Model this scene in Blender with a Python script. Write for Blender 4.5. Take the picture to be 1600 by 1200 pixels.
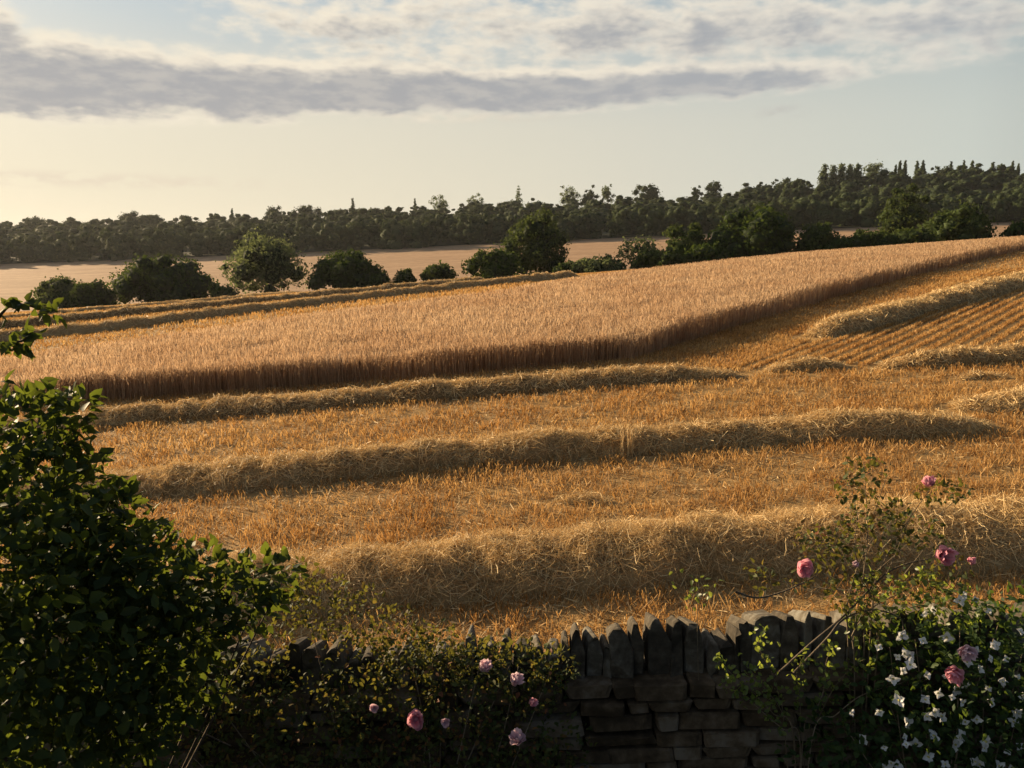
import bpy, math
import numpy as np
from mathutils import Vector, Matrix

R = math.radians
scene = bpy.context.scene
for o in list(bpy.data.objects):
    bpy.data.objects.remove(o)
C = scene.collection

# ------------------------------------------------------------------ camera
F = 1255.0                      # focal length in pixels of the 1600 x 1200 photograph
EYE = 4.6                       # eye height above the field at the wall
PITCH = math.atan(200 / F)
cam_d = bpy.data.cameras.new('camera')
cam_d.sensor_width = 36
cam_d.lens = 36 * F / 1600
cam_d.clip_start = 0.05
cam_d.clip_end = 30000
cam = bpy.data.objects.new('camera', cam_d)
cam.location = (0, 0, EYE)
cam.rotation_euler = (R(90) - PITCH, 0, 0)
C.objects.link(cam)
scene.camera = cam

# ------------------------------------------------------------------ light
SUN_AZ, SUN_EL = R(-52), R(15.5)          # azimuth counted from +Y towards +X
sun_dir = Vector((math.sin(SUN_AZ) * math.cos(SUN_EL), math.cos(SUN_AZ) * math.cos(SUN_EL), math.sin(SUN_EL)))
sl = bpy.data.lights.new('sun', 'SUN')
sl.energy = 5.0
sl.angle = R(0.55)
sl.color = (1.0, 0.75, 0.45)
so = bpy.data.objects.new('sun', sl)
so.rotation_euler = sun_dir.to_track_quat('Z', 'Y').to_euler()
C.objects.link(so)

scene.view_settings.view_transform = 'Standard'
scene.view_settings.look = 'None'
scene.view_settings.gamma = 1
scene.view_settings.use_curve_mapping = False
scene.view_settings.exposure = 1.25
scene.cycles.use_denoising = True
scene.cycles.max_bounces = 6
scene.cycles.diffuse_bounces = 3
scene.cycles.transmission_bounces = 4
scene.cycles.transparent_max_bounces = 6
scene.cycles.caustics_reflective = False
scene.cycles.caustics_refractive = False

world = bpy.data.worlds.new('World')
scene.world = world
world.use_nodes = True
wt = world.node_tree
wt.nodes.clear()


class NT:
    """small helper for wiring node trees"""
    def __init__(s, tree):
        s.t = tree

    def n(s, kind, **kw):
        nd = s.t.nodes.new(kind)
        for k, v in kw.items():
            setattr(nd, k, v)
        return nd

    def put(s, sock, v):
        if hasattr(v, 'is_output') or isinstance(v, bpy.types.NodeSocket):
            s.t.links.new(v, sock)
        else:
            sock.default_value = v

    def m(s, op, a, b=0.0, c=0.0, clamp=False):
        nd = s.n('ShaderNodeMath', operation=op, use_clamp=clamp)
        for i, v in enumerate((a, b, c)):
            s.put(nd.inputs[i], v)
        return nd.outputs[0]

    def sstep(s, v, lo, hi, a=0.0, b=1.0):
        nd = s.n('ShaderNodeMapRange', interpolation_type='SMOOTHSTEP')
        for i, q in enumerate((v, lo, hi, a, b)):
            s.put(nd.inputs[i], q)
        return nd.outputs[0]

    def mix(s, fac, a, b, blend='MIX'):
        nd = s.n('ShaderNodeMix', data_type='RGBA', blend_type=blend)
        s.put(nd.inputs[0], fac)
        s.put(nd.inputs[6], a)
        s.put(nd.inputs[7], b)
        return nd.outputs[2]

    def noise(s, vec, scale, detail=4, rough=0.55, dist=0.0):
        nd = s.n('ShaderNodeTexNoise')
        s.put(nd.inputs['Vector'], vec)
        nd.inputs['Scale'].default_value = scale
        nd.inputs['Detail'].default_value = detail
        nd.inputs['Roughness'].default_value = rough
        nd.inputs['Distortion'].default_value = dist
        return nd.outputs[0]

    def xyz(s, x, y, z):
        nd = s.n('ShaderNodeCombineXYZ')
        for i, v in enumerate((x, y, z)):
            s.put(nd.inputs[i], v)
        return nd.outputs[0]

    def ramp(s, fac, stops):
        nd = s.n('ShaderNodeValToRGB')
        while len(nd.color_ramp.elements) < len(stops):
            nd.color_ramp.elements.new(0.5)
        for e, (p, c) in zip(nd.color_ramp.elements, stops):
            e.position = p
            e.color = (*c, 1)
        s.put(nd.inputs[0], fac)
        return nd.outputs[0]


def cloud_group():
    """cloud density over (azimuth, elevation) in degrees: long banks low in the west, streaks above them"""
    g = bpy.data.node_groups.new('cloud_density', 'ShaderNodeTree')
    g.interface.new_socket('Azimuth', in_out='INPUT', socket_type='NodeSocketFloat')
    g.interface.new_socket('Elevation', in_out='INPUT', socket_type='NodeSocketFloat')
    g.interface.new_socket('Density', in_out='OUTPUT', socket_type='NodeSocketFloat')
    g.interface.new_socket('Wisps', in_out='OUTPUT', socket_type='NodeSocketFloat')
    q = NT(g)
    gi, go = q.n('NodeGroupInput'), q.n('NodeGroupOutput')
    az, el = gi.outputs[0], gi.outputs[1]
    P = q.xyz(q.m('MULTIPLY', az, 0.42), q.m('MULTIPLY', el, 1.0), 3.7)
    big = q.noise(P, 0.42, 6, 0.56, 0.25)
    P2 = q.xyz(q.m('MULTIPLY', az, 0.55), q.m('MULTIPLY', el, 1.25), 9.1)
    fine = q.noise(P2, 1.2, 4, 0.50)
    nz = q.m('ADD', q.m('MULTIPLY', q.m('SUBTRACT', big, 0.5), 2.5), q.m('MULTIPLY', q.m('SUBTRACT', fine, 0.5), 1.35))

    def bank(az0, az1, e0, e1, t0, t1, amp, soft=5.0):
        """a bank whose centre runs e0 to e1 and half thickness t0 to t1 between two azimuths"""
        f = q.n('ShaderNodeMapRange')
        for i, v in enumerate((az, az0, az1, 0.0, 1.0)):
            q.put(f.inputs[i], v)
        k = f.outputs[0]
        ce = q.m('MULTIPLY_ADD', k, e1 - e0, e0)
        th = q.m('MULTIPLY_ADD', k, t1 - t0, t0)
        d = q.m('DIVIDE', q.m('ABSOLUTE', q.m('SUBTRACT', el, ce)), th)
        inside = q.sstep(d, 0.0, 2.1, 1.0, 0.0)
        ends = q.m('MULTIPLY', q.sstep(az, az0 - soft, az0 + soft), q.sstep(az, az1 - soft, az1 + soft, 1.0, 0.0))
        return q.m('MULTIPLY', q.m('MULTIPLY', inside, ends), amp)

    parts = [
        bank(-70, 22, 9.5, 11.7, 2.45, 0.85, 1.85, 9.0),      # the long grey bank
        bank(-19, 60, 15.2, 12.9, 2.0, 2.1, 1.06, 8.0),      # the paler streaks over it
        bank(-44, -30, 14.2, 12.9, 2.2, 1.2, 1.15, 1.6),      # the bright heap at its end
    ]
    tot = parts[0]
    for p in parts[1:]:
        tot = q.m('MAXIMUM', tot, p)
    deck = q.m('MULTIPLY', q.sstep(el, 16.5, 26.0), 0.42)     # broken cloud over the rest of the sky
    tot = q.m('MAXIMUM', tot, deck)
    dens = q.m('ADD', q.m('SUBTRACT', tot, 0.62), q.m('MULTIPLY', nz, q.sstep(tot, 0.02, 0.5)))
    q.put(go.inputs[0], dens)
    # thin scraps and wisps lower down
    thin = q.m('MAXIMUM', bank(16.6, 19.2, 9.2, 9.2, 0.30, 0.26, 1.2, 0.8), bank(-60, -18, 4.4, 4.7, 0.5, 0.3, 0.9, 5.0))
    thin = q.m('MAXIMUM', thin, bank(-9, 3, 9.3, 9.3, 0.3, 0.2, 0.6, 3.0))
    q.put(go.inputs[1], q.m('MULTIPLY', thin, q.sstep(fine, 0.36, 0.62)))
    return g


w = NT(wt)
sky = w.n('ShaderNodeTexSky', sky_type='NISHITA', sun_disc=False)
sky.sun_elevation = SUN_EL
sky.sun_rotation = SUN_AZ
sky.air_density = 1.0
sky.dust_density = 1.0
sky.ozone_density = 1.0
sky.altitude = 100
SKY_K = 0.05
tc = w.n('ShaderNodeTexCoord')
sp = w.n('ShaderNodeSeparateXYZ')
w.put(sp.inputs[0], tc.outputs['Generated'])
azd = w.m('MULTIPLY', w.m('ARCTAN2', sp.outputs[0], sp.outputs[1]), 57.29578)
eld = w.m('MULTIPLY', w.m('ARCSINE', sp.outputs[2]), 57.29578)
cg = cloud_group()
d1 = w.n('ShaderNodeGroup', node_tree=cg)
w.put(d1.inputs[0], azd)
w.put(d1.inputs[1], eld)
d2 = w.n('ShaderNodeGroup', node_tree=cg)
w.put(d2.inputs[0], w.m('ADD', azd, -0.6))
w.put(d2.inputs[1], w.m('ADD', eld, 0.55))
dens, up = d1.outputs[0], d2.outputs[0]
alpha = w.sstep(dens, -0.42, 0.48)
thick = w.sstep(w.m('MULTIPLY_ADD', up, 0.6, w.m('MULTIPLY', dens, 0.4)), 0.02, 0.80)
dt = w.n('ShaderNodeVectorMath', operation='DOT_PRODUCT')
w.put(dt.inputs[0], tc.outputs['Generated'])
dt.inputs[1].default_value = (math.sin(SUN_AZ), math.cos(SUN_AZ), 0)
toward = dt.outputs['Value']                       # 1 looking at the sun, -1 away from it
tw_ = w.sstep(toward, -1.0, 1.0)
lit = w.ramp(tw_, [(0, (.13, .14, .16)), (.35, (.30, .30, .30)), (.62, (.74, .70, .62)), (.95, (.88, .79, .64))])
grey = w.ramp(tw_, [(0, (.08, .09, .11)), (.35, (.18, .19, .21)), (.62, (.385, .41, .435)), (.95, (.365, .37, .385))])
mott = w.noise(w.xyz(w.m('MULTIPLY', azd, .5), w.m('MULTIPLY', eld, 1.6), 1.3), .9, 4, .6)
grey = w.mix(w.sstep(mott, .38, .68), grey, w.mix(.22, grey, lit))
ccol = w.mix(thick, lit, grey)
skyk = w.n('ShaderNodeVectorMath', operation='SCALE')
w.put(skyk.inputs[0], sky.outputs[0])
skyk.inputs['Scale'].default_value = SKY_K / 0.435
# hazy summer air: a milky veil that thins out with height
veil = w.ramp(tw_, [(0, (.09, .12, .16)), (.35, (.24, .27, .29)), (.62, (.585, .61, .55)), (.82, (.665, .635, .535)), (.98, (.745, .67, .52))])
veil_hi = w.ramp(tw_, [(0, (.05, .08, .12)), (.35, (.14, .18, .22)), (.62, (.46, .52, .515)), (.98, (.47, .53, .535))])
veil = w.mix(w.sstep(eld, 8.0, 17.0), veil, veil_hi)
veil_a = w.m('MULTIPLY_ADD', w.sstep(eld, 3.0, 24.0), -0.34, 0.93)
veil_a = w.m('MULTIPLY', veil_a, w.sstep(eld, 14.0, 65.0, 1.0, 0.0))
clear = w.mix(veil_a, skyk.outputs[0], veil)
below = w.sstep(eld, 0.5, 3.0)
wisp = w.ramp(tw_, [(0, (.2, .22, .26)), (.62, (.40, .44, .46)), (.95, (.70, .60, .48))])
clear = w.mix(w.m('MULTIPLY', d1.outputs[1], .7), clear, wisp)
out_col = w.mix(w.m('MULTIPLY', alpha, w.m('MULTIPLY', below, 0.95)), clear, ccol)
bg = w.n('ShaderNodeBackground')
w.put(bg.inputs[0], out_col)
bg.inputs[1].default_value = 0.435
w.put(w.n('ShaderNodeOutputWorld').inputs[0], bg.outputs[0])

# ------------------------------------------------------------------ helpers
rng = np.random.default_rng(11)
RIGHT = np.array([1.0, 0, 0])
UPV = np.array([0, math.sin(PITCH), math.cos(PITCH)])
FWD = np.array([0, math.cos(PITCH), -math.sin(PITCH)])
CAMP = np.array([0, 0, EYE])


def ray(px, py):
    return RIGHT * ((px - 800) / F) + UPV * ((600 - py) / F) + FWD


def at(px, py, Y):
    d = ray(px, py)
    return CAMP + d * (Y / d[1])


def sst(x, a, b):
    t = np.clip((x - a) / (b - a), 0, 1)
    return t * t * (3 - 2 * t)


SLOPE, RISE, BEND = 0.07, 0.056, 4.6 / 110 ** 2


def ground_z(x, y):
    x = np.asarray(x, float)
    y = np.asarray(y, float)
    xx = 420 * np.tanh(x / 420)
    yn = np.clip(y, -40, 330)
    near = SLOPE * xx + RISE * yn - BEND * yn * np.abs(yn)
    yf = np.minimum(y, 400)
    far = 0.046 * xx + 11 + (yf - 400) * 0.08
    far = far + 0.10 * np.clip(y - 400, 0, 260) - 0.01 * np.clip(y - 700, 0, 3000)
    far = far + 13 * sst(x, 90, 330) * sst(y, 430, 640)
    k = 2.5
    m = np.maximum(near, far)
    return m + k * np.log(np.exp((near - m) / k) + np.exp((far - m) / k)) * sst(y, 90, 170)


def on_ground(px, py, lift=0.0):
    """where the sight line of a photograph pixel meets the land"""
    d = ray(px, py)
    s = np.concatenate([np.linspace(3, 110, 4000), np.linspace(110, 1500, 6000)])
    pts = CAMP + d[None] * s[:, None]
    g = pts[:, 2] - ground_z(pts[:, 0], pts[:, 1]) - lift
    hit = np.nonzero(g < 0)[0]
    i = hit[0] if len(hit) else int(np.argmin(g[:4000]))
    return np.array([pts[i, 0], pts[i, 1], float(ground_z(pts[i, 0], pts[i, 1]))])


def vnoise(x, y, seed=0):
    """smooth value noise in two dimensions, -1 to 1"""
    xi, yi = np.floor(x).astype(np.int64), np.floor(y).astype(np.int64)
    fx, fy = x - xi, y - yi
    fx, fy = fx * fx * (3 - 2 * fx), fy * fy * (3 - 2 * fy)

    def h(a, b):
        n = (a * 374761393 + b * 668265263 + seed * 974711) & 0x7fffffff
        n = ((n ^ (n >> 13)) * 1274126177) & 0x7fffffff
        return ((n ^ (n >> 16)) & 0xffff) / 32767.5 - 1
    return (h(xi, yi) * (1 - fx) + h(xi + 1, yi) * fx) * (1 - fy) + (h(xi, yi + 1) * (1 - fx) + h(xi + 1, yi + 1) * fx) * fy


def fbm(x, y, seed=0, octv=3):
    a, s = 0, 1.0
    for i in range(octv):
        a = a + s * vnoise(x * 2 ** i, y * 2 ** i, seed + i)
        s *= 0.5
    return a / 1.75


def unit(v):
    return v / np.maximum(np.linalg.norm(v, axis=-1, keepdims=True), 1e-9)


def mesh_np(name, V, Fc, smooth=False):
    V = np.ascontiguousarray(V, np.float32)
    Fc = np.ascontiguousarray(Fc, np.int32)
    me = bpy.data.meshes.new(name)
    n, k = Fc.shape
    me.vertices.add(len(V))
    me.vertices.foreach_set('co', V.ravel())
    me.loops.add(n * k)
    me.loops.foreach_set('vertex_index', Fc.ravel())
    me.polygons.add(n)
    me.polygons.foreach_set('loop_start', np.arange(0, n * k, k, dtype=np.int32))
    me.polygons.foreach_set('loop_total', np.full(n, k, np.int32))
    if smooth:
        me.polygons.foreach_set('use_smooth', np.ones(n, bool))
    me.update(calc_edges=True)
    return me


def link(name, me, mat=None, parent=None, loc=None):
    o = bpy.data.objects.new(name, me)
    C.objects.link(o)
    if mat is not None and me is not None and not me.materials:
        me.materials.append(mat)
    if parent is not None:
        o.parent = parent
    if loc is not None:
        o.location = loc
    return o


def tag(o, label=None, cat=None, group=None, kind=None):
    if label:
        o['label'] = label
    if cat:
        o['category'] = cat
    if group:
        o['group'] = group
    if kind:
        o['kind'] = kind
    return o


def thing(name, loc, label, cat, group=None):
    return tag(link(name, None, loc=tuple(float(v) for v in loc)), label, cat, group)


class MB:
    """collects vertices and triangles"""
    def __init__(s):
        s.v, s.f, s.n = [], [], 0

    def add(s, V, T):
        s.v.append(np.asarray(V, float).reshape(-1, 3))
        s.f.append(np.asarray(T, int).reshape(-1, 3) + s.n)
        s.n += len(s.v[-1])

    def mesh(s, name, smooth=False, origin=None):
        V = np.concatenate(s.v)
        if origin is not None:
            V = V - np.asarray(origin, float)
        return mesh_np(name, V, np.concatenate(s.f), smooth)


def quads_to_tris(Q):
    Q = np.asarray(Q)
    return np.concatenate([Q[:, [0, 1, 2]], Q[:, [0, 2, 3]]])


def tube(mb, pts, r0, r1, sides=6):
    pts = np.asarray(pts, float)
    n = len(pts)
    tg = unit(np.gradient(pts, axis=0))
    ref = np.array([0.31, 0.2, 0.93]) if abs(tg[:, 2]).mean() < 0.8 else np.array([1.0, 0.1, 0])
    a = unit(np.cross(tg, ref))
    b = np.cross(tg, a)
    rr = np.linspace(r0, r1, n)[:, None]
    ang = np.linspace(0, 2 * np.pi, sides, endpoint=False)
    V = np.concatenate([(pts[:, None] + rr[:, None] * (a[:, None] * np.cos(ang)[None, :, None] + b[:, None] * np.sin(ang)[None, :, None])).reshape(-1, 3), pts[[-1]] + tg[[-1]] * r1])
    T = []
    for i in range(n - 1):
        for j in range(sides):
            k = (j + 1) % sides
            T += [(i * sides + j, i * sides + k, (i + 1) * sides + k), (i * sides + j, (i + 1) * sides + k, (i + 1) * sides + j)]
    for j in range(sides):
        T.append(((n - 1) * sides + j, (n - 1) * sides + (j + 1) % sides, n * sides))
    mb.add(V, T)


def curve_pts(P, n=14):
    """a smooth line through the given points"""
    P = np.asarray(P, float)
    if len(P) == 2:
        return P[0] + (P[1] - P[0]) * np.linspace(0, 1, n)[:, None]
    Q = np.concatenate([[2 * P[0] - P[1]], P, [2 * P[-1] - P[-2]]])
    out = []
    for i in range(1, len(Q) - 2):
        t = np.linspace(0, 1, n, endpoint=False)[:, None]
        a, b, c, d = Q[i - 1], Q[i], Q[i + 1], Q[i + 2]
        out.append(0.5 * (2 * b + (c - a) * t + (2 * a - 5 * b + 4 * c - d) * t ** 2 + (3 * b - a - 3 * c + d) * t ** 3))
    return np.concatenate(out + [P[[-1]]])


# ------------------------------------------------------------------ materials
def mat_base(name):
    m = bpy.data.materials.new(name)
    m.use_nodes = True
    m.node_tree.nodes.clear()
    return m, NT(m.node_tree)


def fibre_mat(name, stops, translucent=0.35, rough=0.6, spec=0.15, patch=None):
    """straw or leaf: colour differs from piece to piece; some light comes through"""
    m, q = mat_base(name)
    geo = q.n('ShaderNodeNewGeometry')
    oi = q.n('ShaderNodeObjectInfo')
    fac = q.m('FRACT', q.m('ADD', geo.outputs['Random Per Island'], oi.outputs['Random']))
    col = q.ramp(fac, stops)
    if patch:
        nz = q.noise(geo.outputs['Position'], patch[0], 3, 0.6)
        col = q.mix(q.sstep(nz, 0.35, 0.68), col, q.mix(1.0, col, (*patch[1], 1), 'MULTIPLY'))
    bs = q.n('ShaderNodeBsdfPrincipled')
    q.put(bs.inputs['Base Color'], col)
    bs.inputs['Roughness'].default_value = rough
    bs.inputs['Specular IOR Level'].default_value = spec
    tr = q.n('ShaderNodeBsdfTranslucent')
    q.put(tr.inputs[0], col)
    mx = q.n('ShaderNodeMixShader')
    mx.inputs[0].default_value = translucent
    q.put(mx.inputs[1], bs.outputs[0])
    q.put(mx.inputs[2], tr.outputs[0])
    q.put(q.n('ShaderNodeOutputMaterial').inputs[0], mx.outputs[0])
    return m


def leaf_mat(name, stops, glow, translucent=0.35, rough=0.4, spec=0.4):
    """leaves: reflect one green and let a yellower one through"""
    m, q = mat_base(name)
    geo = q.n('ShaderNodeNewGeometry')
    oi = q.n('ShaderNodeObjectInfo')
    fac = q.m('FRACT', q.m('ADD', geo.outputs['Random Per Island'], oi.outputs['Random']))
    col = q.ramp(fac, stops)
    bs = q.n('ShaderNodeBsdfPrincipled')
    q.put(bs.inputs['Base Color'], col)
    bs.inputs['Roughness'].default_value = rough
    bs.inputs['Specular IOR Level'].default_value = spec
    tr = q.n('ShaderNodeBsdfTranslucent')
    q.put(tr.inputs[0], q.mix(0.6, col, (*glow, 1)))
    mx = q.n('ShaderNodeMixShader')
    mx.inputs[0].default_value = translucent
    q.put(mx.inputs[1], bs.outputs[0])
    q.put(mx.inputs[2], tr.outputs[0])
    q.put(q.n('ShaderNodeOutputMaterial').inputs[0], mx.outputs[0])
    return m


def rough_mat(name, cols, scale, bump=0.4, dist=0.05, rough=0.9, scale2=None):
    m, q = mat_base(name)
    geo = q.n('ShaderNodeNewGeometry')
    oi = q.n('ShaderNodeObjectInfo')
    pos = geo.outputs['Position']
    n1 = q.noise(pos, scale, 6, 0.65)
    n2 = q.noise(pos, scale2 or scale * 0.13, 3, 0.5)
    fac = q.m('ADD', q.m('MULTIPLY', n1, 0.6), q.m('MULTIPLY', n2, 0.4))
    fac = q.m('ADD', fac, q.m('MULTIPLY', q.m('SUBTRACT', oi.outputs['Random'], 0.5), 0.22))
    k = len(cols)
    col = q.ramp(q.sstep(fac, 0.28, 0.72), [(i / (k - 1), c) for i, c in enumerate(cols)])
    bs = q.n('ShaderNodeBsdfPrincipled')
    q.put(bs.inputs['Base Color'], col)
    bs.inputs['Roughness'].default_value = rough
    bs.inputs['Specular IOR Level'].default_value = 0.15
    bp = q.n('ShaderNodeBump')
    bp.inputs['Strength'].default_value = bump
    bp.inputs['Distance'].default_value = dist
    q.put(bp.inputs['Height'], n1)
    q.put(bs.inputs['Normal'], bp.outputs[0])
    q.put(q.n('ShaderNodeOutputMaterial').inputs[0], bs.outputs[0])
    return m


M = {}
M['straw'] = fibre_mat('straw', [(0, (.41, .27, .12)), (.45, (.60, .42, .195)), (1, (.80, .61, .33))], .20, .6, .18)
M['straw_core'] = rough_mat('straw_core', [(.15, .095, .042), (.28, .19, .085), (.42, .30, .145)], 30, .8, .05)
M['stubble'] = fibre_mat('stubble', [(0, (.27, .145, .048)), (.5, (.49, .285, .095)), (1, (.68, .445, .185))], .40, .6, .15, patch=(.55, (.80, .70, .60)))
M['crop'] = fibre_mat('crop', [(0, (.32, .205, .115)), (.5, (.50, .345, .205)), (1, (.66, .48, .31))], .48, .6, .12, patch=(.25, (.86, .80, .76)))
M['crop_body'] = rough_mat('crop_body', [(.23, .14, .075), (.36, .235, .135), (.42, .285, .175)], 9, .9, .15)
M['stubble_soil'] = rough_mat('stubble_soil', [(.15, .085, .035), (.30, .18, .07), (.42, .27, .11)], 16, .8, .05)
M['dark_leaf'] = leaf_mat('dark_leaf', [(0, (.020, .034, .012)), (.6, (.034, .056, .018)), (1, (.055, .082, .024))], (.16, .22, .03), .22, .8, .0)
M['mid_leaf'] = leaf_mat('mid_leaf', [(0, (.028, .042, .015)), (.6, (.046, .067, .024)), (1, (.074, .098, .036))], (.18, .23, .05), .22, .8, .0)
M['pale_leaf'] = leaf_mat('pale_leaf', [(0, (.060, .078, .036)), (.6, (.095, .120, .056)), (1, (.135, .160, .080))], (.24, .28, .10), .36, .8, .0)
M['wood_leaf'] = leaf_mat('wood_leaf', [(0, (.024, .035, .015)), (.6, (.040, .056, .022)), (1, (.062, .077, .031))], (.16, .20, .05), .12, .8, .0)
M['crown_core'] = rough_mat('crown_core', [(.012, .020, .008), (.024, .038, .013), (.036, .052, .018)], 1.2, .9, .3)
M['bark'] = rough_mat('bark', [(.035, .028, .02), (.075, .058, .042), (.12, .096, .07)], 6, .8, .05)
M['cane'] = rough_mat('cane', [(.09, .07, .045), (.17, .13, .085), (.26, .21, .15)], 40, .6, .004)
M['stone'] = rough_mat('stone', [(.035, .025, .015), (.068, .048, .029), (.105, .077, .050), (.15, .125, .095)], 14, .8, .012, scale2=3.5)
M['coping'] = rough_mat('coping', [(.032, .027, .020), (.060, .050, .037), (.095, .082, .062), (.17, .16, .135)], 17, .9, .012, scale2=4.5)
M['mortar'] = rough_mat('mortar', [(.035, .028, .02), (.08, .062, .045)], 20, .8, .02)
M['garden_soil'] = rough_mat('garden_soil', [(.02, .016, .011), (.045, .034, .022), (.05, .055, .025)], 8, .8, .04)
M['shrub_leaf'] = leaf_mat('shrub_leaf', [(0, (.016, .028, .013)), (.55, (.027, .048, .019)), (.9, (.046, .070, .024)), (1, (.08, .095, .028))], (.30, .37, .03), .30, .60, .10)
M['rose_leaf'] = leaf_mat('rose_leaf', [(0, (.026, .040, .016)), (.55, (.045, .066, .022)), (.8, (.075, .085, .026)), (.93, (.15, .075, .03)), (1, (.17, .06, .035))], (.34, .30, .04), .32, .62, .12)
M['bright_leaf'] = leaf_mat('bright_leaf', [(0, (.045, .075, .02)), (.6, (.08, .12, .03)), (1, (.13, .16, .04))], (.52, .60, .07), .45, .40, .35)
M['clematis_leaf'] = leaf_mat('clematis_leaf', [(0, (.014, .030, .012)), (.6, (.026, .050, .018)), (1, (.05, .08, .024))], (.28, .40, .04), .26, .60, .14)
M['grass'] = leaf_mat('grass', [(0, (.03, .06, .018)), (1, (.07, .12, .03))], (.25, .4, .04), .3, .45, .3)
M['white_petal'] = leaf_mat('white_petal', [(0, (.60, .61, .62)), (1, (.78, .78, .78))], (.8, .78, .72), .35, .5, .2)
M['stamen'] = rough_mat('stamen', [(.35, .32, .10), (.50, .46, .18)], 60, .3, .002)
M['pink_petal'] = leaf_mat('pink_petal', [(0, (.66, .27, .36)), (.6, (.74, .36, .44)), (1, (.82, .50, .56))], (.80, .42, .48), .40, .5, .2)
M['pale_petal'] = leaf_mat('pale_petal', [(0, (.62, .42, .50)), (1, (.76, .60, .64))], (.80, .55, .60), .40, .5, .2)


def land_mat():
    """field soil under the stubble, ripe crop on the far slope, leaf litter under the wood"""
    m, q = mat_base('land')
    geo = q.n('ShaderNodeNewGeometry')
    s = q.n('ShaderNodeSeparateXYZ')
    q.put(s.inputs[0], geo.outputs['Position'])
    y = s.outputs[1]
    pos = geo.outputs['Position']
    n1 = q.noise(pos, 14, 6, 0.7)
    n2 = q.noise(pos, .9, 4, 0.6)
    near = q.ramp(q.m('ADD', q.m('MULTIPLY', n1, .6), q.m('MULTIPLY', n2, .4)), [(.3, (.16, .092, .036)), (.5, (.31, .19, .075)), (.7, (.44, .285, .12))])
    st = q.n('ShaderNodeMapping')
    q.put(st.inputs[0], pos)
    st.inputs['Scale'].default_value = (.02, .16, .02)
    n3 = q.noise(st.outputs[0], 1.0, 5, 0.65)
    n4 = q.noise(pos, .35, 6, 0.75)
    far = q.ramp(q.m('ADD', q.m('MULTIPLY', n3, .5), q.m('MULTIPLY', n4, .5)), [(.36, (.26, .16, .092)), (.5, (.35, .222, .13)), (.62, (.43, .28, .17))])
    col = q.mix(q.sstep(y, 185, 190), near, far)
    col = q.mix(q.sstep(y, 399, 401), col, (.035, .036, .018, 1))
    bs = q.n('ShaderNodeBsdfPrincipled')
    q.put(bs.inputs['Base Color'], col)
    bs.inputs['Roughness'].default_value = .9
    bs.inputs['Specular IOR Level'].default_value = .1
    bp = q.n('ShaderNodeBump')
    bp.inputs['Strength'].default_value = .7
    bp.inputs['Distance'].default_value = .05
    q.put(bp.inputs['Height'], n1)
    q.put(bs.inputs['Normal'], bp.outputs[0])
    q.put(q.n('ShaderNodeOutputMaterial').inputs[0], bs.outputs[0])
    return m


M['land'] = land_mat()

# ------------------------------------------------------------------ the land
def grid_mesh(name, xs, ys, zf):
    X, Y = np.meshgrid(xs, ys)
    V = np.stack([X, Y, zf(X, Y)], -1).reshape(-1, 3)
    nx, ny = len(xs), len(ys)
    i = (np.arange(ny - 1)[:, None] * nx + np.arange(nx - 1)[None]).ravel()
    return mesh_np(name, V, np.stack([i, i + 1, i + nx + 1, i + nx], -1), True)


def symlog(n, first, last):
    g = np.geomspace(first, last, n)
    return np.concatenate([-g[::-1], [0], g])


ys = np.concatenate([np.linspace(-60, 4, 20), np.linspace(4.5, 60, 110), np.linspace(61, 260, 90), np.linspace(264, 720, 80), np.geomspace(740, 4000, 20)])
field = link('ground', grid_mesh('ground', symlog(70, 0.7, 3000), ys, ground_z), M['land'])
tag(field, kind='structure')

# outlines of what grows on the field, found from the photograph and kept as points on the land
EDGE_FRONT = [on_ground(*p) for p in ((-260, 655), (165, 627), (400, 612), (800, 579), (990, 562))]
EDGE_RIGHT = [on_ground(*p) for p in ((1225, 489), (1400, 439), (1600, 391))]
FAR_LEFT = [on_ground(px, py, .85) for px, py in ((-200, 585), (50, 552), (400, 500), (650, 469), (800, 449), (925, 429))]
er_dir = unit((EDGE_RIGHT[2] - EDGE_RIGHT[0])[:2])
far_right = EDGE_RIGHT[2][:2] + er_dir * 60
fl_dir = unit(FAR_LEFT[-1][:2] - FAR_LEFT[2][:2])
far_mid = FAR_LEFT[-1][:2] + fl_dir * 45
CROP = np.array([p[:2] for p in EDGE_FRONT] + [p[:2] for p in EDGE_RIGHT] + [far_right, far_mid] + [p[:2] for p in FAR_LEFT[::-1]])
print('crop', np.round(CROP, 1).tolist())


def inside(P, poly):
    x, y = P[:, 0], P[:, 1]
    r = np.zeros(len(P), bool)
    n = len(poly)
    for i in range(n):
        x1, y1 = poly[i]
        x2, y2 = poly[(i + 1) % n]
        c = ((y1 > y) != (y2 > y)) & (x < (x2 - x1) * (y - y1) / (y2 - y1 + 1e-12) + x1)
        r ^= c
    return r


def edge_dist(P, line):
    best = np.full(len(P), 1e9)
    for a, b in zip(line[:-1], line[1:]):
        a, b = np.asarray(a)[:2], np.asarray(b)[:2]
        t = np.clip(((P - a) @ (b - a)) / ((b - a) @ (b - a) + 1e-9), 0, 1)
        best = np.minimum(best, np.linalg.norm(P - (a + t[:, None] * (b - a)), axis=1))
    return best


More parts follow.
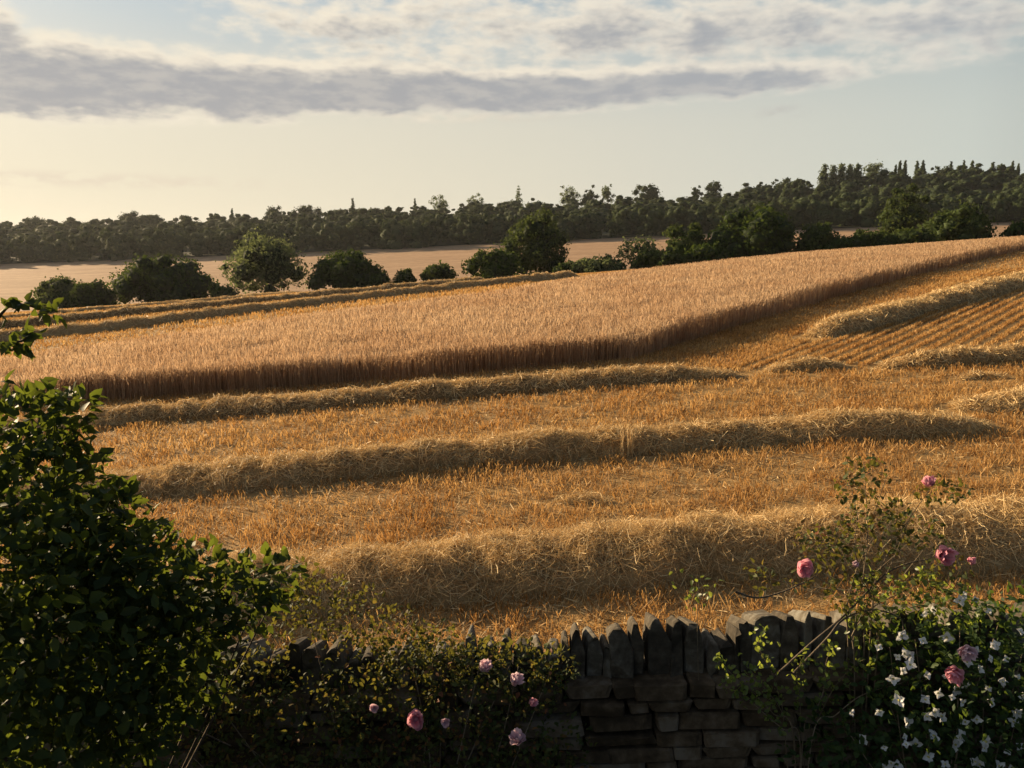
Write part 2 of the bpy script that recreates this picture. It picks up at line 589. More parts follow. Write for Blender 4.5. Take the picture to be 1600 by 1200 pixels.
# ---- windrows: where they lie
ROWS = [
    # photograph points of the foot line, half width, height, straws per metre, straw length, label
    (((-150, 985), (150, 957), (450, 928), (800, 896), (1200, 864), (1600, 843), (1850, 832)), .88, .41, 3700, .24,
     'broad bank of loose straw nearest the stone wall', ),
    (((-200, 802), (150, 772), (400, 749), (800, 713), (1200, 685), (1450, 672), (1545, 666)), .67, .35, 2100, .22,
     'long straw bank second from the wall, ending before the frame edge'),
    (((-200, 695), (150, 663), (400, 641), (800, 610), (1050, 592), (1150, 588)), .68, .32, 1300, .22,
     'straw bank running along the foot of the standing crop'),
    (((60, 676), (110, 671), (180, 664), (262, 656)), .44, .20, 800, .2,
     'short low straw bank tucked below the crop-side bank by the shrub'),
    (((1196, 581), (1250, 577), (1318, 574)), .60, .29, 1300, .22,
     'small isolated straw heap at the bend of the cut field'),
    (((1378, 575), (1450, 570), (1600, 561), (1800, 550)), .62, .30, 1300, .22,
     'straw bank below the ridged stubble, running out of the frame'),
    (((1492, 641), (1600, 634), (1800, 620)), .66, .32, 1600, .22,
     'straw bank starting beyond the rounded end of the long bank'),
    (((1268, 527), (1330, 513), (1400, 494), (1500, 467), (1600, 441), (1800, 389)), .95, .46, 850, .26,
     'tall straw bank climbing diagonally beside the standing crop'),
    (((-100, 547), (65, 527), (200, 513), (400, 488), (600, 465), (800, 443), (900, 432)), .85, .55, 260, .34,
     'far straw bank just beyond the standing crop'),
    (((-100, 527), (75, 508), (200, 494), (400, 474), (600, 455), (760, 440)), .85, .55, 220, .34,
     'far straw bank, middle one of three beyond the standing crop'),
    (((-100, 508), (100, 490), (250, 477), (400, 464), (560, 450), (650, 442)), .6, .34, 160, .32,
     'faint thin straw line furthest up the field, under the hedgerow bushes'),
    (((868, 787), (910, 783), (958, 788)), .30, .15, 700, .2,
     'small dark clump of straw on the stubble between the two nearest banks'),
    (((1500, 594), (1535, 590), (1570, 592)), .34, .16, 600, .2,
     'small brown straw clump on the stubble below the ridged rows'),
]


def path_points(pp):
    W = np.array([on_ground(*p)[:2] for p in pp])
    return W


def resample(W, step):
    W = curve_pts(np.concatenate([W, np.zeros((len(W), 1))], 1), 12)[:, :2]
    seg = np.r_[0, np.cumsum(np.linalg.norm(np.diff(W, axis=0), axis=1))]
    s = np.arange(0, seg[-1], step)
    return np.stack([np.interp(s, seg, W[:, 0]), np.interp(s, seg, W[:, 1])], 1), seg[-1]


ROW_LINES = []


def windrow(i, spec):
    pp, hw, hh, dens, slen, label = spec
    W = path_points(pp)
    step = .07 if W[:, 1].mean() < 30 else .3
    P, L = resample(W, step)
    ROW_LINES.append((P[::4], hw))
    n = len(P)
    tg = unit(np.gradient(P, axis=0))
    nr = np.stack([-tg[:, 1], tg[:, 0]], 1)
    s = np.arange(n) * step
    K = 13
    t = np.linspace(-1, 1, K)
    endt = np.clip(np.minimum(s, L - s) / 1.6, 0.02, 1) ** .6
    wid = hw * (1 + .30 * fbm(s * .55, s * 0 + i * 7.3, 5)) * (0.35 + .65 * endt)
    hgt = hh * (1 + .28 * fbm(s * .7, s * 0 + i * 3.1, 9) + .26 * fbm(s * 2.1, s * 0 + 5.5, 2)) * endt
    wob = .10 * fbm(s * .4, s * 0 + i, 21)
    prof = np.clip(1 - np.abs(t) ** 2.2, 0, 1) ** .8
    XY = P[:, None] + nr[:, None] * (t[None, :, None] * wid[:, None, None] + wob[:, None, None])
    lump = .10 * fbm(XY[..., 0] * 2.3, XY[..., 1] * 2.3, 3) + .06 * fbm(XY[..., 0] * 8, XY[..., 1] * 8, 6)
    Z = ground_z(XY[..., 0], XY[..., 1]) + hgt[:, None] * prof[None] + lump * (prof[None] > .12) * min(1, hh / .4) - .02
    Z[:, 0] -= .06
    Z[:, -1] -= .06
    V = np.concatenate([XY, Z[..., None]], -1)
    idx = (np.arange(n - 1)[:, None] * K + np.arange(K - 1)[None]).ravel()
    Q = np.stack([idx, idx + K, idx + K + 1, idx + 1], -1)
    base = V[n // 2, K // 2].copy()
    base[2] = ground_z(base[0], base[1])
    root = thing('straw_windrow', base, label, 'straw windrow', 'straw windrows left by the combine')
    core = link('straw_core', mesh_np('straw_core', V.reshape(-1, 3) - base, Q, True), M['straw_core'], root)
    # loose straw over it
    inview = np.nonzero(np.abs(P[:-1, 0]) < .70 * P[:-1, 1] + 1.2)[0]
    m = int(dens * len(inview) * step)
    si, ti = inview[rng.integers(0, len(inview), m)] + rng.uniform(0, .999, m), np.clip(rng.normal(0, .60, m), -1.4, 1.4)
    tk = (np.clip(ti, -1, 1) + 1) / 2 * (K - 1)
    a, b = si.astype(int), np.minimum(tk.astype(int), K - 2)
    fa, fb = (si - a)[:, None], (tk - b)[:, None]
    p = (V[a, b] * (1 - fa) + V[a + 1, b] * fa) * (1 - fb) + (V[a, b + 1] * (1 - fa) + V[a + 1, b + 1] * fa) * fb
    p[:, :2] += nr[a] * ((ti - np.clip(ti, -1, 1)) * wid[a])[:, None]
    e1 = V[a + 1, b] - V[a, b]
    e2 = V[a, b + 1] - V[a, b]
    nrm = unit(np.cross(e1, e2))
    nrm *= np.sign(nrm[:, 2:3])
    p += nrm * (rng.gamma(1.4, .022, m))[:, None]
    d = unit(rng.normal(size=(m, 3)))
    d -= nrm * (np.einsum('ij,ij->i', d, nrm) * rng.uniform(.35, 1.0, m))[:, None]
    d = unit(d + np.array([0.0, 0, .10]))
    ln = (slen * rng.uniform(.5, 1.35, m))[:, None]
    far_k = np.maximum(1, p[:, 1] / 10)
    wd = (.0028 * rng.uniform(.7, 1.5, m) * far_k)[:, None]
    sd = unit(np.cross(d, unit(rng.normal(size=(m, 3))))) * wd
    bend = unit(rng.normal(size=(m, 3))) * ln * .13 - np.array([0, 0, .02])
    A, B, D = p - d * ln * .5, p + bend, p + d * ln * .5
    VV = np.stack([A - sd, A + sd, B + sd, B - sd, D + sd * .6, D - sd * .6], 1).reshape(-1, 3)
    k = np.arange(m)[:, None] * 6
    QQ = np.concatenate([k + np.array([0, 1, 2, 3]), k + np.array([3, 2, 4, 5])])
    lo = link('loose_straw', mesh_np('loose_straw', VV - base, QQ), M['straw'], root)
    lo['kind'] = 'stuff'
    return root


for i, r_ in enumerate(ROWS):
    windrow(i, r_)


# ---- stubble
def blades(name, P, h, w, lean, mat, label, cat, tip=.7, cross=False):
    """upright strips standing on the land"""
    m = len(P)
    z = ground_z(P[:, 0], P[:, 1])
    base = np.concatenate([P, z[:, None] - .01], 1)
    a = rng.uniform(0, 2 * np.pi, m)
    sd = np.stack([np.cos(a), np.sin(a), a * 0], 1) * w[:, None]
    ln = rng.normal(size=(m, 3)) * lean[:, None]
    ln[:, 2] = h
    top = base + ln
    V = np.stack([base - sd, base + sd, top + sd * tip, top - sd * tip], 1).reshape(-1, 3)
    o0 = np.array([0.0, 0, 0])
    k = np.arange(m)[:, None] * 4
    o = link(name, mesh_np(name, V - o0, k + np.array([0, 1, 2, 3])), mat)
    return tag(o, label, cat, kind='stuff')


def scatter_band(y0, y1, dens, margin=2.0):
    xm = .74 * y1 + margin
    n = int(dens * (y1 - y0) * 2 * xm)
    return np.stack([rng.uniform(-xm, xm, n), rng.uniform(y0, y1, n)], 1)


row_a = EDGE_FRONT[-1][:2] - EDGE_FRONT[1][:2]
row_a = math.atan2(row_a[1], row_a[0])           # the headland rows lie along the wall
row_b = math.atan2(er_dir[1], er_dir[0])         # the ridged rows climb beside the crop
corner = EDGE_FRONT[-1][:2]
bend_line = np.array([on_ground(*p)[:2] for p in ((1010, 572), (1150, 578), (1330, 572), (1450, 565), (1600, 556), (1900, 535))])


def snap(P, ang, gap, jit):
    c, s = math.cos(ang), math.sin(ang)
    u, v = P @ np.array([c, s]), P @ np.array([-s, c])
    v = (np.floor(v / gap) + .5) * gap + rng.normal(0, jit, len(v))
    return np.stack([u * c - v * s, u * s + v * c], 1)


def on_diag(P):
    """beyond the bend: the land cut in rows beside the crop"""
    yb = np.interp(P[:, 0], bend_line[:, 0], bend_line[:, 1])
    c = unit(EDGE_RIGHT[0][:2] - corner)
    return (P[:, 1] > yb) & (P[:, 0] > corner[0] - 2)


def clear_of_rows(P, k=.72):
    keep = np.ones(len(P), bool)
    for L, hw in ROW_LINES:
        lo, hi = L.min(0) - 2, L.max(0) + 2
        c = np.nonzero((P[:, 0] > lo[0]) & (P[:, 0] < hi[0]) & (P[:, 1] > lo[1]) & (P[:, 1] < hi[1]) & keep)[0]
        if len(c):
            Ls = L[::max(1, len(L) // 60)]
            keep[c] = edge_dist(P[c], np.concatenate([Ls, L[-1:]])) > hw * k
    return keep


near, ridged, farst = [], [], []
for y0, y1, dens in ((4.7, 8, 600), (8, 12, 520), (12, 17, 380), (17, 23, 260), (23, 32, 150), (32, 48, 55), (48, 75, 20), (75, 118, 8)):
    P = scatter_band(y0, y1, dens)
    P = P[~inside(P, CROP)]
    dg = on_diag(P)
    A = snap(P[~dg], row_a, .165, .028)
    Pd = scatter_band(y0, y1, dens * (.9 if 17 <= y0 < 48 else 0))
    Pd = np.concatenate([P[dg], Pd[on_diag(Pd) & ~inside(Pd, CROP)]])
    lane = edge_dist(Pd, [EDGE_FRONT[-1]] + EDGE_RIGHT + [np.r_[far_right, 0]]) < 3.6
    B = np.concatenate([snap(Pd[~lane], row_b, .42, .045), Pd[lane]])
    thin = fbm(A[:, 0] * 1.4, A[:, 1] * 2.2, 31) + .7 * fbm(A[:, 0] * 5, A[:, 1] * 5, 33) + rng.uniform(-.4, .4, len(A))
    A = A[thin > -.28]
    (near if y0 < 40 else farst).append(A)
    ridged.append(B)
near, ridged, farst = np.concatenate(near), np.concatenate(ridged), np.concatenate(farst)
near, ridged, farst = (P[clear_of_rows(P)] for P in (near, ridged, farst))
near = near[~inside(near, CROP)]
ridged = ridged[~inside(ridged, CROP)]
farst = farst[~inside(farst, CROP)]


def lod(P):
    return np.maximum(1.0, P[:, 1] / 11)


hn = .118 * (1 + .45 * fbm(near[:, 0] * 1.3, near[:, 1] * 1.3, 41) + .35 * fbm(near[:, 0] * 4.5, near[:, 1] * 4.5, 43)) * rng.uniform(.55, 1.3, len(near))
blades('stubble', near, hn, .0052 * lod(near) * rng.uniform(.7, 1.5, len(near)), np.full(len(near), .06), M['stubble'],
       'short golden stubble between the straw banks', 'stubble')
hr = .10 * rng.uniform(.6, 1.25, len(ridged))
blades('stubble', ridged, hr, .0046 * lod(ridged) * rng.uniform(.7, 1.4, len(ridged)), np.full(len(ridged), .035), M['stubble'],
       'stubble in straight ridged rows beside the standing crop', 'stubble')
hf = .20 * rng.uniform(.6, 1.25, len(farst))
blades('stubble', farst, hf, .006 * lod(farst) * rng.uniform(.7, 1.4, len(farst)), np.full(len(farst), .05), M['stubble'],
       'pale stubble strips beyond the standing crop', 'stubble')

# a few stalks the combine missed
g = np.random.default_rng(91)
q0 = on_ground(975, 716)
stray = thing('uncut_stalks', q0, 'thin wisp of uncut stalks standing before the second straw bank', 'stalks')
for k in range(16):
    b0 = np.array([g.normal(0, .10), g.normal(0, .06), -.02])
    tipv = b0 + np.array([g.normal(0, .05), g.normal(0, .05), g.uniform(.35, .62)])
    mb = MB()
    tube(mb, curve_pts([b0, (b0 + tipv) / 2 + g.normal(0, .012, 3), tipv], 3), .006, .004, 4)
    tube(mb, [tipv, tipv + np.array([g.normal(0, .02), 0, .04]), tipv + np.array([g.normal(0, .04), 0, .09])], .012, .005, 4)
    link('stalk', mb.mesh('stalk'), M['straw'], stray)

# chopped straw lying on the soil
P = np.concatenate([scatter_band(4.7, 9, 200), scatter_band(9, 14, 100), scatter_band(14, 22, 40)])
P = P[~inside(P, CROP)]
m = len(P)
z = ground_z(P[:, 0], P[:, 1])
a = rng.uniform(0, 2 * np.pi, m)
d = np.stack([np.cos(a), np.sin(a), rng.normal(0, .25, m)], 1) * rng.uniform(.03, .11, m)[:, None]
sd = np.stack([-np.sin(a), np.cos(a), rng.normal(0, .5, m)], 1) * (.003 * lod(P))[:, None]
c = np.concatenate([P, z[:, None] + rng.uniform(.012, .06, m)[:, None]], 1)
V = np.stack([c - d - sd, c - d + sd, c + d + sd, c + d - sd], 1).reshape(-1, 3)
tag(link('chaff', mesh_np('chaff', V, np.arange(m)[:, None] * 4 + np.array([0, 1, 2, 3])), M['straw']),
    'chopped straw litter lying on the soil among the stubble', 'straw litter', kind='stuff')

# ---- the standing crop: a body of stalks with ears over it
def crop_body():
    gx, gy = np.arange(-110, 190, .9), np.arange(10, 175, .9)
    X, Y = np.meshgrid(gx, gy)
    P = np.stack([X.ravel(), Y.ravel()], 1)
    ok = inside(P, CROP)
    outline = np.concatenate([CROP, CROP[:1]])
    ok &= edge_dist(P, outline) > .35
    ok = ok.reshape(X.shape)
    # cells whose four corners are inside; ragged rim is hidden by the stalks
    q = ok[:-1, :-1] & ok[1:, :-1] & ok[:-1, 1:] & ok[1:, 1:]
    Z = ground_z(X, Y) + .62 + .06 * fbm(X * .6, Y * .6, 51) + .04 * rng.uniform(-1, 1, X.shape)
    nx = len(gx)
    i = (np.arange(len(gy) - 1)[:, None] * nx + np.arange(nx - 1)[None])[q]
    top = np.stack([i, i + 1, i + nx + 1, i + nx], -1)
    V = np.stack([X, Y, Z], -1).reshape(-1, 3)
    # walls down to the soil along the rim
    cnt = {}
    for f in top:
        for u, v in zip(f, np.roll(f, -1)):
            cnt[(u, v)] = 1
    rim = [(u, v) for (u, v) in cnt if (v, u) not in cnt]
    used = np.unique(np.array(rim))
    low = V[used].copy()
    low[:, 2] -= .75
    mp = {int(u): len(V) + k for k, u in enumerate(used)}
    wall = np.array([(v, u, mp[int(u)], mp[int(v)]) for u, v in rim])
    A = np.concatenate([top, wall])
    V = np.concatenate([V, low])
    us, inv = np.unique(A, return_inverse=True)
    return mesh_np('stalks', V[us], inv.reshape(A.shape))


crop = thing('standing_wheat', (*CROP.mean(0), ground_z(*CROP.mean(0))), 'ripe pinkish-brown standing crop, not yet cut, across the middle of the field', 'crop')
crop['kind'] = 'stuff'
crop_o = np.array(crop.location)
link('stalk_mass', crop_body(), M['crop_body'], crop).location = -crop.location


def stalks(name, P, h, w, parent):
    m = len(P)
    z = ground_z(P[:, 0], P[:, 1])
    base = np.concatenate([P, z[:, None]], 1)
    a = rng.uniform(0, 2 * np.pi, m)
    sd = np.stack([np.cos(a), np.sin(a), a * 0], 1) * w[:, None]
    ln = rng.normal(size=(m, 3)) * .075
    ln[:, 2] = 0
    mid = base + ln * .6 + np.stack([h * 0, h * 0, h * .78], 1)
    top = base + ln * 1.6 + np.stack([h * 0, h * 0, h], 1)
    V = np.stack([base - sd * .6, base + sd * .6, mid + sd * .7, mid - sd * .7, top + sd * .9, top - sd * .9], 1).reshape(-1, 3)
    k = np.arange(m)[:, None] * 6
    o = link(name, mesh_np(name, V - crop_o, np.concatenate([k + np.array([0, 1, 2, 3]), k + np.array([3, 2, 4, 5])])), M['crop'], parent)
    o['kind'] = 'stuff'
    return o


def ears(name, P, h, w, ln_, parent):
    """heads over the body of the crop, leaning a little"""
    m = len(P)
    z = ground_z(P[:, 0], P[:, 1])
    base = np.concatenate([P, (z + h - ln_)[:, None]], 1)
    a = rng.uniform(0, 2 * np.pi, m)
    sd = np.stack([np.cos(a), np.sin(a), a * 0], 1) * w[:, None]
    tp = base + rng.normal(size=(m, 3)) * (ln_ * .28)[:, None]
    tp[:, 2] = base[:, 2] + ln_
    V = np.stack([base - sd, base + sd, tp + sd * .55, tp - sd * .55], 1).reshape(-1, 3)
    o = link(name, mesh_np(name, V - crop_o, np.arange(m)[:, None] * 4 + np.array([0, 1, 2, 3])), M['crop'], parent)
    o['kind'] = 'stuff'
    return o


rim_pts, ear_pts = [], []
for y0, y1, dr, de in ((16, 24, 420, 230), (24, 32, 330, 210), (32, 45, 170, 145), (45, 65, 80, 80), (65, 90, 40, 40), (90, 125, 20, 20), (125, 160, 6, 4)):
    P = scatter_band(y0, y1, dr, 4)
    P = P[inside(P, CROP)]
    e = np.minimum(edge_dist(P, EDGE_FRONT), edge_dist(P, [EDGE_FRONT[-1]] + EDGE_RIGHT + [np.r_[far_right, 0]]))
    e = np.minimum(e, edge_dist(P, FAR_LEFT))
    rim_pts.append(P[e < rng.uniform(.2, 1.5, len(P))])
    P = scatter_band(y0, y1, de, 4)
    ear_pts.append(P[inside(P, CROP)])
rim_pts, ear_pts = np.concatenate(rim_pts), np.concatenate(ear_pts)
hv = lambda P: .86 * (1 + .07 * fbm(P[:, 0] * .5, P[:, 1] * .5, 61) + .06 * fbm(P[:, 0] * 2.1, P[:, 1] * 2.1, 62) - .22 * sst(fbm(P[:, 0] * .55, P[:, 1] * .85, 65), .32, .7))
stalks('stalks', rim_pts, hv(rim_pts) * rng.uniform(.68, 1.10, len(rim_pts)), .0065 * np.maximum(1, rim_pts[:, 1] / 18), crop)
ears('ears', ear_pts, hv(ear_pts) * rng.uniform(.84, 1.1, len(ear_pts)), .0085 * np.maximum(1, ear_pts[:, 1] / 24), .21 * rng.uniform(.7, 1.2, len(ear_pts)), crop)
print('counts near', len(near), 'ridged', len(ridged), 'far', len(farst), 'rim', len(rim_pts), 'ears', len(ear_pts))

# ------------------------------------------------------------------ trees
ICO_V, ICO_F = None, None


def ico():
    global ICO_V, ICO_F
    if ICO_V is None:
        import bmesh
        bm = bmesh.new()
        bmesh.ops.create_icosphere(bm, subdivisions=1, radius=1)
        ICO_V = np.array([v.co[:] for v in bm.verts])
        bm.verts.index_update()
        ICO_F = np.array([[v.index for v in f.verts] for f in bm.faces])
        bm.free()
    return ICO_V, ICO_F


def ico_low():
    t = (1 + 5 ** .5) / 2
    v = unit(np.array([(-1, t, 0), (1, t, 0), (-1, -t, 0), (1, -t, 0), (0, -1, t), (0, 1, t), (0, -1, -t), (0, 1, -t), (t, 0, -1), (t, 0, 1), (-t, 0, -1), (-t, 0, 1)], float))
    f = np.array([(0, 11, 5), (0, 5, 1), (0, 1, 7), (0, 7, 10), (0, 10, 11), (1, 5, 9), (5, 11, 4), (11, 10, 2), (10, 7, 6), (7, 1, 8), (3, 9, 4), (3, 4, 2), (3, 2, 6), (3, 6, 8), (3, 8, 9), (4, 9, 5), (2, 4, 11), (6, 2, 10), (8, 6, 7), (9, 8, 1)])
    return v, f


def crown_lobes(g, rx, ry, z0, z1, n, shape):
    """lobe centres and radii that fill a crown between two heights"""
    L = []
    H = z1 - z0
    if shape in ('round', 'dome'):
        zc, rz = (z0 + .30 * H, .70 * H) if shape == 'dome' else (z0 + .47 * H, .53 * H)
        k0 = min(rx, H * .7)
        for i in range(max(4, n // 3)):                # the body
            u = unit(g.normal(size=3)) * g.uniform(0, 1) ** .5
            r = g.uniform(.42, .52) * k0
            L.append((u[0] * (rx - r) * .9, u[1] * (ry - r) * .9, zc + max(-.2 * rz if shape == 'dome' else -1e9, u[2] * max(0, rz - r)), r))
        for t_ in np.linspace(-.72, .72, 5 if shape == 'dome' else 0):   # a full body from side to side
            r = .40 * k0
            L.append((t_ * (rx - r * .6), g.uniform(-.2, .2) * ry, zc + rz * (math.sqrt(1 - t_ * t_) * .9 - .45), r))
        for i in range(n):                             # bosses over it
            zz = 1 - (i + .5) / n * (1.34 if shape == 'dome' else 1.88)
            an = i * 2.39996 + g.normal(0, .35)
            h_ = math.sqrt(max(0, 1 - zz * zz))
            r = g.uniform(.12, .33) * k0
            q_ = g.uniform(.76, 1.05) if shape == 'dome' else g.uniform(.72, 1.05)
            L.append((math.cos(an) * h_ * (rx - r * .9) * q_, math.sin(an) * h_ * (ry - r * .9) * q_, zc + zz * (rz - r * .85) * q_, r))
        L = np.array(L)
        L[:, 0] *= rx / max(1e-6, (np.abs(L[:, 0]) + L[:, 3]).max())
        L[:, 2] = z0 + (L[:, 2] - z0) * (H - .9 * L[:, 3].mean() * .9) / max(1e-6, (L[:, 2] - z0 + .0).max())
        L[:, 2] = np.minimum(L[:, 2], z1 - L[:, 3] * .82)
        return L
    if shape == 'column':
        n = max(n, int(H / (rx * .55)))
    for i in range(n):
        t = (i + .5) / n
        if shape == 'column':
            r = rx * (1.0 if .1 < t < .7 else .95 - 1.6 * max(0, t - .7)) * g.uniform(.86, 1.0)
            o_ = rx * .14
        else:
            r = (.55 - .42 * t) * rx * g.uniform(.85, 1.2)
            o_ = max(0, rx * (.95 - .9 * t) - r)
        an = i * 2.4
        L.append((math.cos(an) * o_, math.sin(an) * o_, z0 + t * (H - r), r))
    return np.array(L)


def crown_mesh(g, L, n_leaf, size, core=.86, core_lo=False, squash=.85, flat=1.0, ragged=.13):
    """leaves: quads spread over the lobes; core: rough bodies inside them"""
    c, r = L[:, :3], L[:, 3]
    pick = g.choice(len(L), n_leaf, p=r ** 2 / (r ** 2).sum())
    d = unit(g.normal(size=(n_leaf, 3)))
    sc = np.array([1, 1, squash])
    p = c[pick] + d * sc * (r[pick] * (g.uniform(.82, 1.08, n_leaf) + ragged * np.abs(g.normal(size=n_leaf)) ** 1.6))[:, None]
    dd = np.linalg.norm((p[:, None] - c[None]) / sc, axis=2) / r[None]
    dd[np.arange(n_leaf), pick] = 9
    keep = dd.min(1) > .72
    p, d = p[keep], d[keep]
    m = len(p)
    nr = unit(d * flat + g.normal(size=(m, 3)) * .75)
    a = unit(np.cross(nr, g.normal(size=(m, 3))))
    b = np.cross(nr, a)
    s = (size * g.uniform(.55, 1.35, m))[:, None]
    V = np.stack([p - a * s * .6, p + b * s * .42, p + a * s * .6, p - b * s * .42], 1).reshape(-1, 3)
    T = quads_to_tris(np.arange(m)[:, None] * 4 + np.array([0, 1, 2, 3]))
    cv, cf = ico_low() if core_lo else ico()
    mb = MB()
    for q in L:
        k = g.uniform(.82, 1.12, (len(cv), 1))
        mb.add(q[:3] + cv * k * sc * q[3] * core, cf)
    return (V, T), (np.concatenate(mb.v), np.concatenate(mb.f))


def trunk_mesh(g, L, height, r, z0):
    mb = MB()
    lean = g.normal(0, .03 * height, 2)
    top = np.array([lean[0], lean[1], max(z0 + .55 * (height - z0), .5 * height)])
    tube(mb, curve_pts([(0, 0, -.6), (lean[0] * .3, lean[1] * .3, z0 * .6 + .2), top], 6), r, r * .4, 8)
    order = np.argsort(-L[:, 3])[:7]
    for i in order:
        e = L[i, :3]
        t = g.uniform(.25, .8)
        s = np.array([0, 0, 0.2]) * (1 - t) + top * t
        tube(mb, curve_pts([s, (s + e) / 2 + np.array([0, 0, .06 * height]), e], 4), r * .4, r * .12, 5)
    return mb.mesh('trunk', True)


def tree(name, cat, label, px, top_row, width_px, Y, shape='round', mat='mid_leaf', n_lobe=16, n_leaf=5200, size=.42, core=.86,
         clear=.12, seed=None, group=None, depth=1.0, base_row=None):
    g = np.random.default_rng(seed if seed is not None else abs(hash((px, top_row))) % 99999)
    t = at(px, top_row, Y)
    z = float(ground_z(t[0], t[1]))
    if base_row is not None:
        z = min(z, at(px, base_row, Y)[2])
    H = t[2] - z
    rx = width_px / 2 * Y / F
    root = thing(name, (t[0], t[1], z), label, cat, group)
    L = crown_lobes(g, rx, rx * depth, H * clear - (.8 if clear == 0 else 0), H, n_lobe, shape)
    (lv, lt), (cv, cf) = crown_mesh(g, L, n_leaf, size, core)
    cr = link('crown', mesh_np('crown', lv, lt), M[mat], root)
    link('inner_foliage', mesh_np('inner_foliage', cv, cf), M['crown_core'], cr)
    link('trunk', trunk_mesh(g, L, H, max(.12, .022 * H), H * clear), M['bark'], root)
    return root


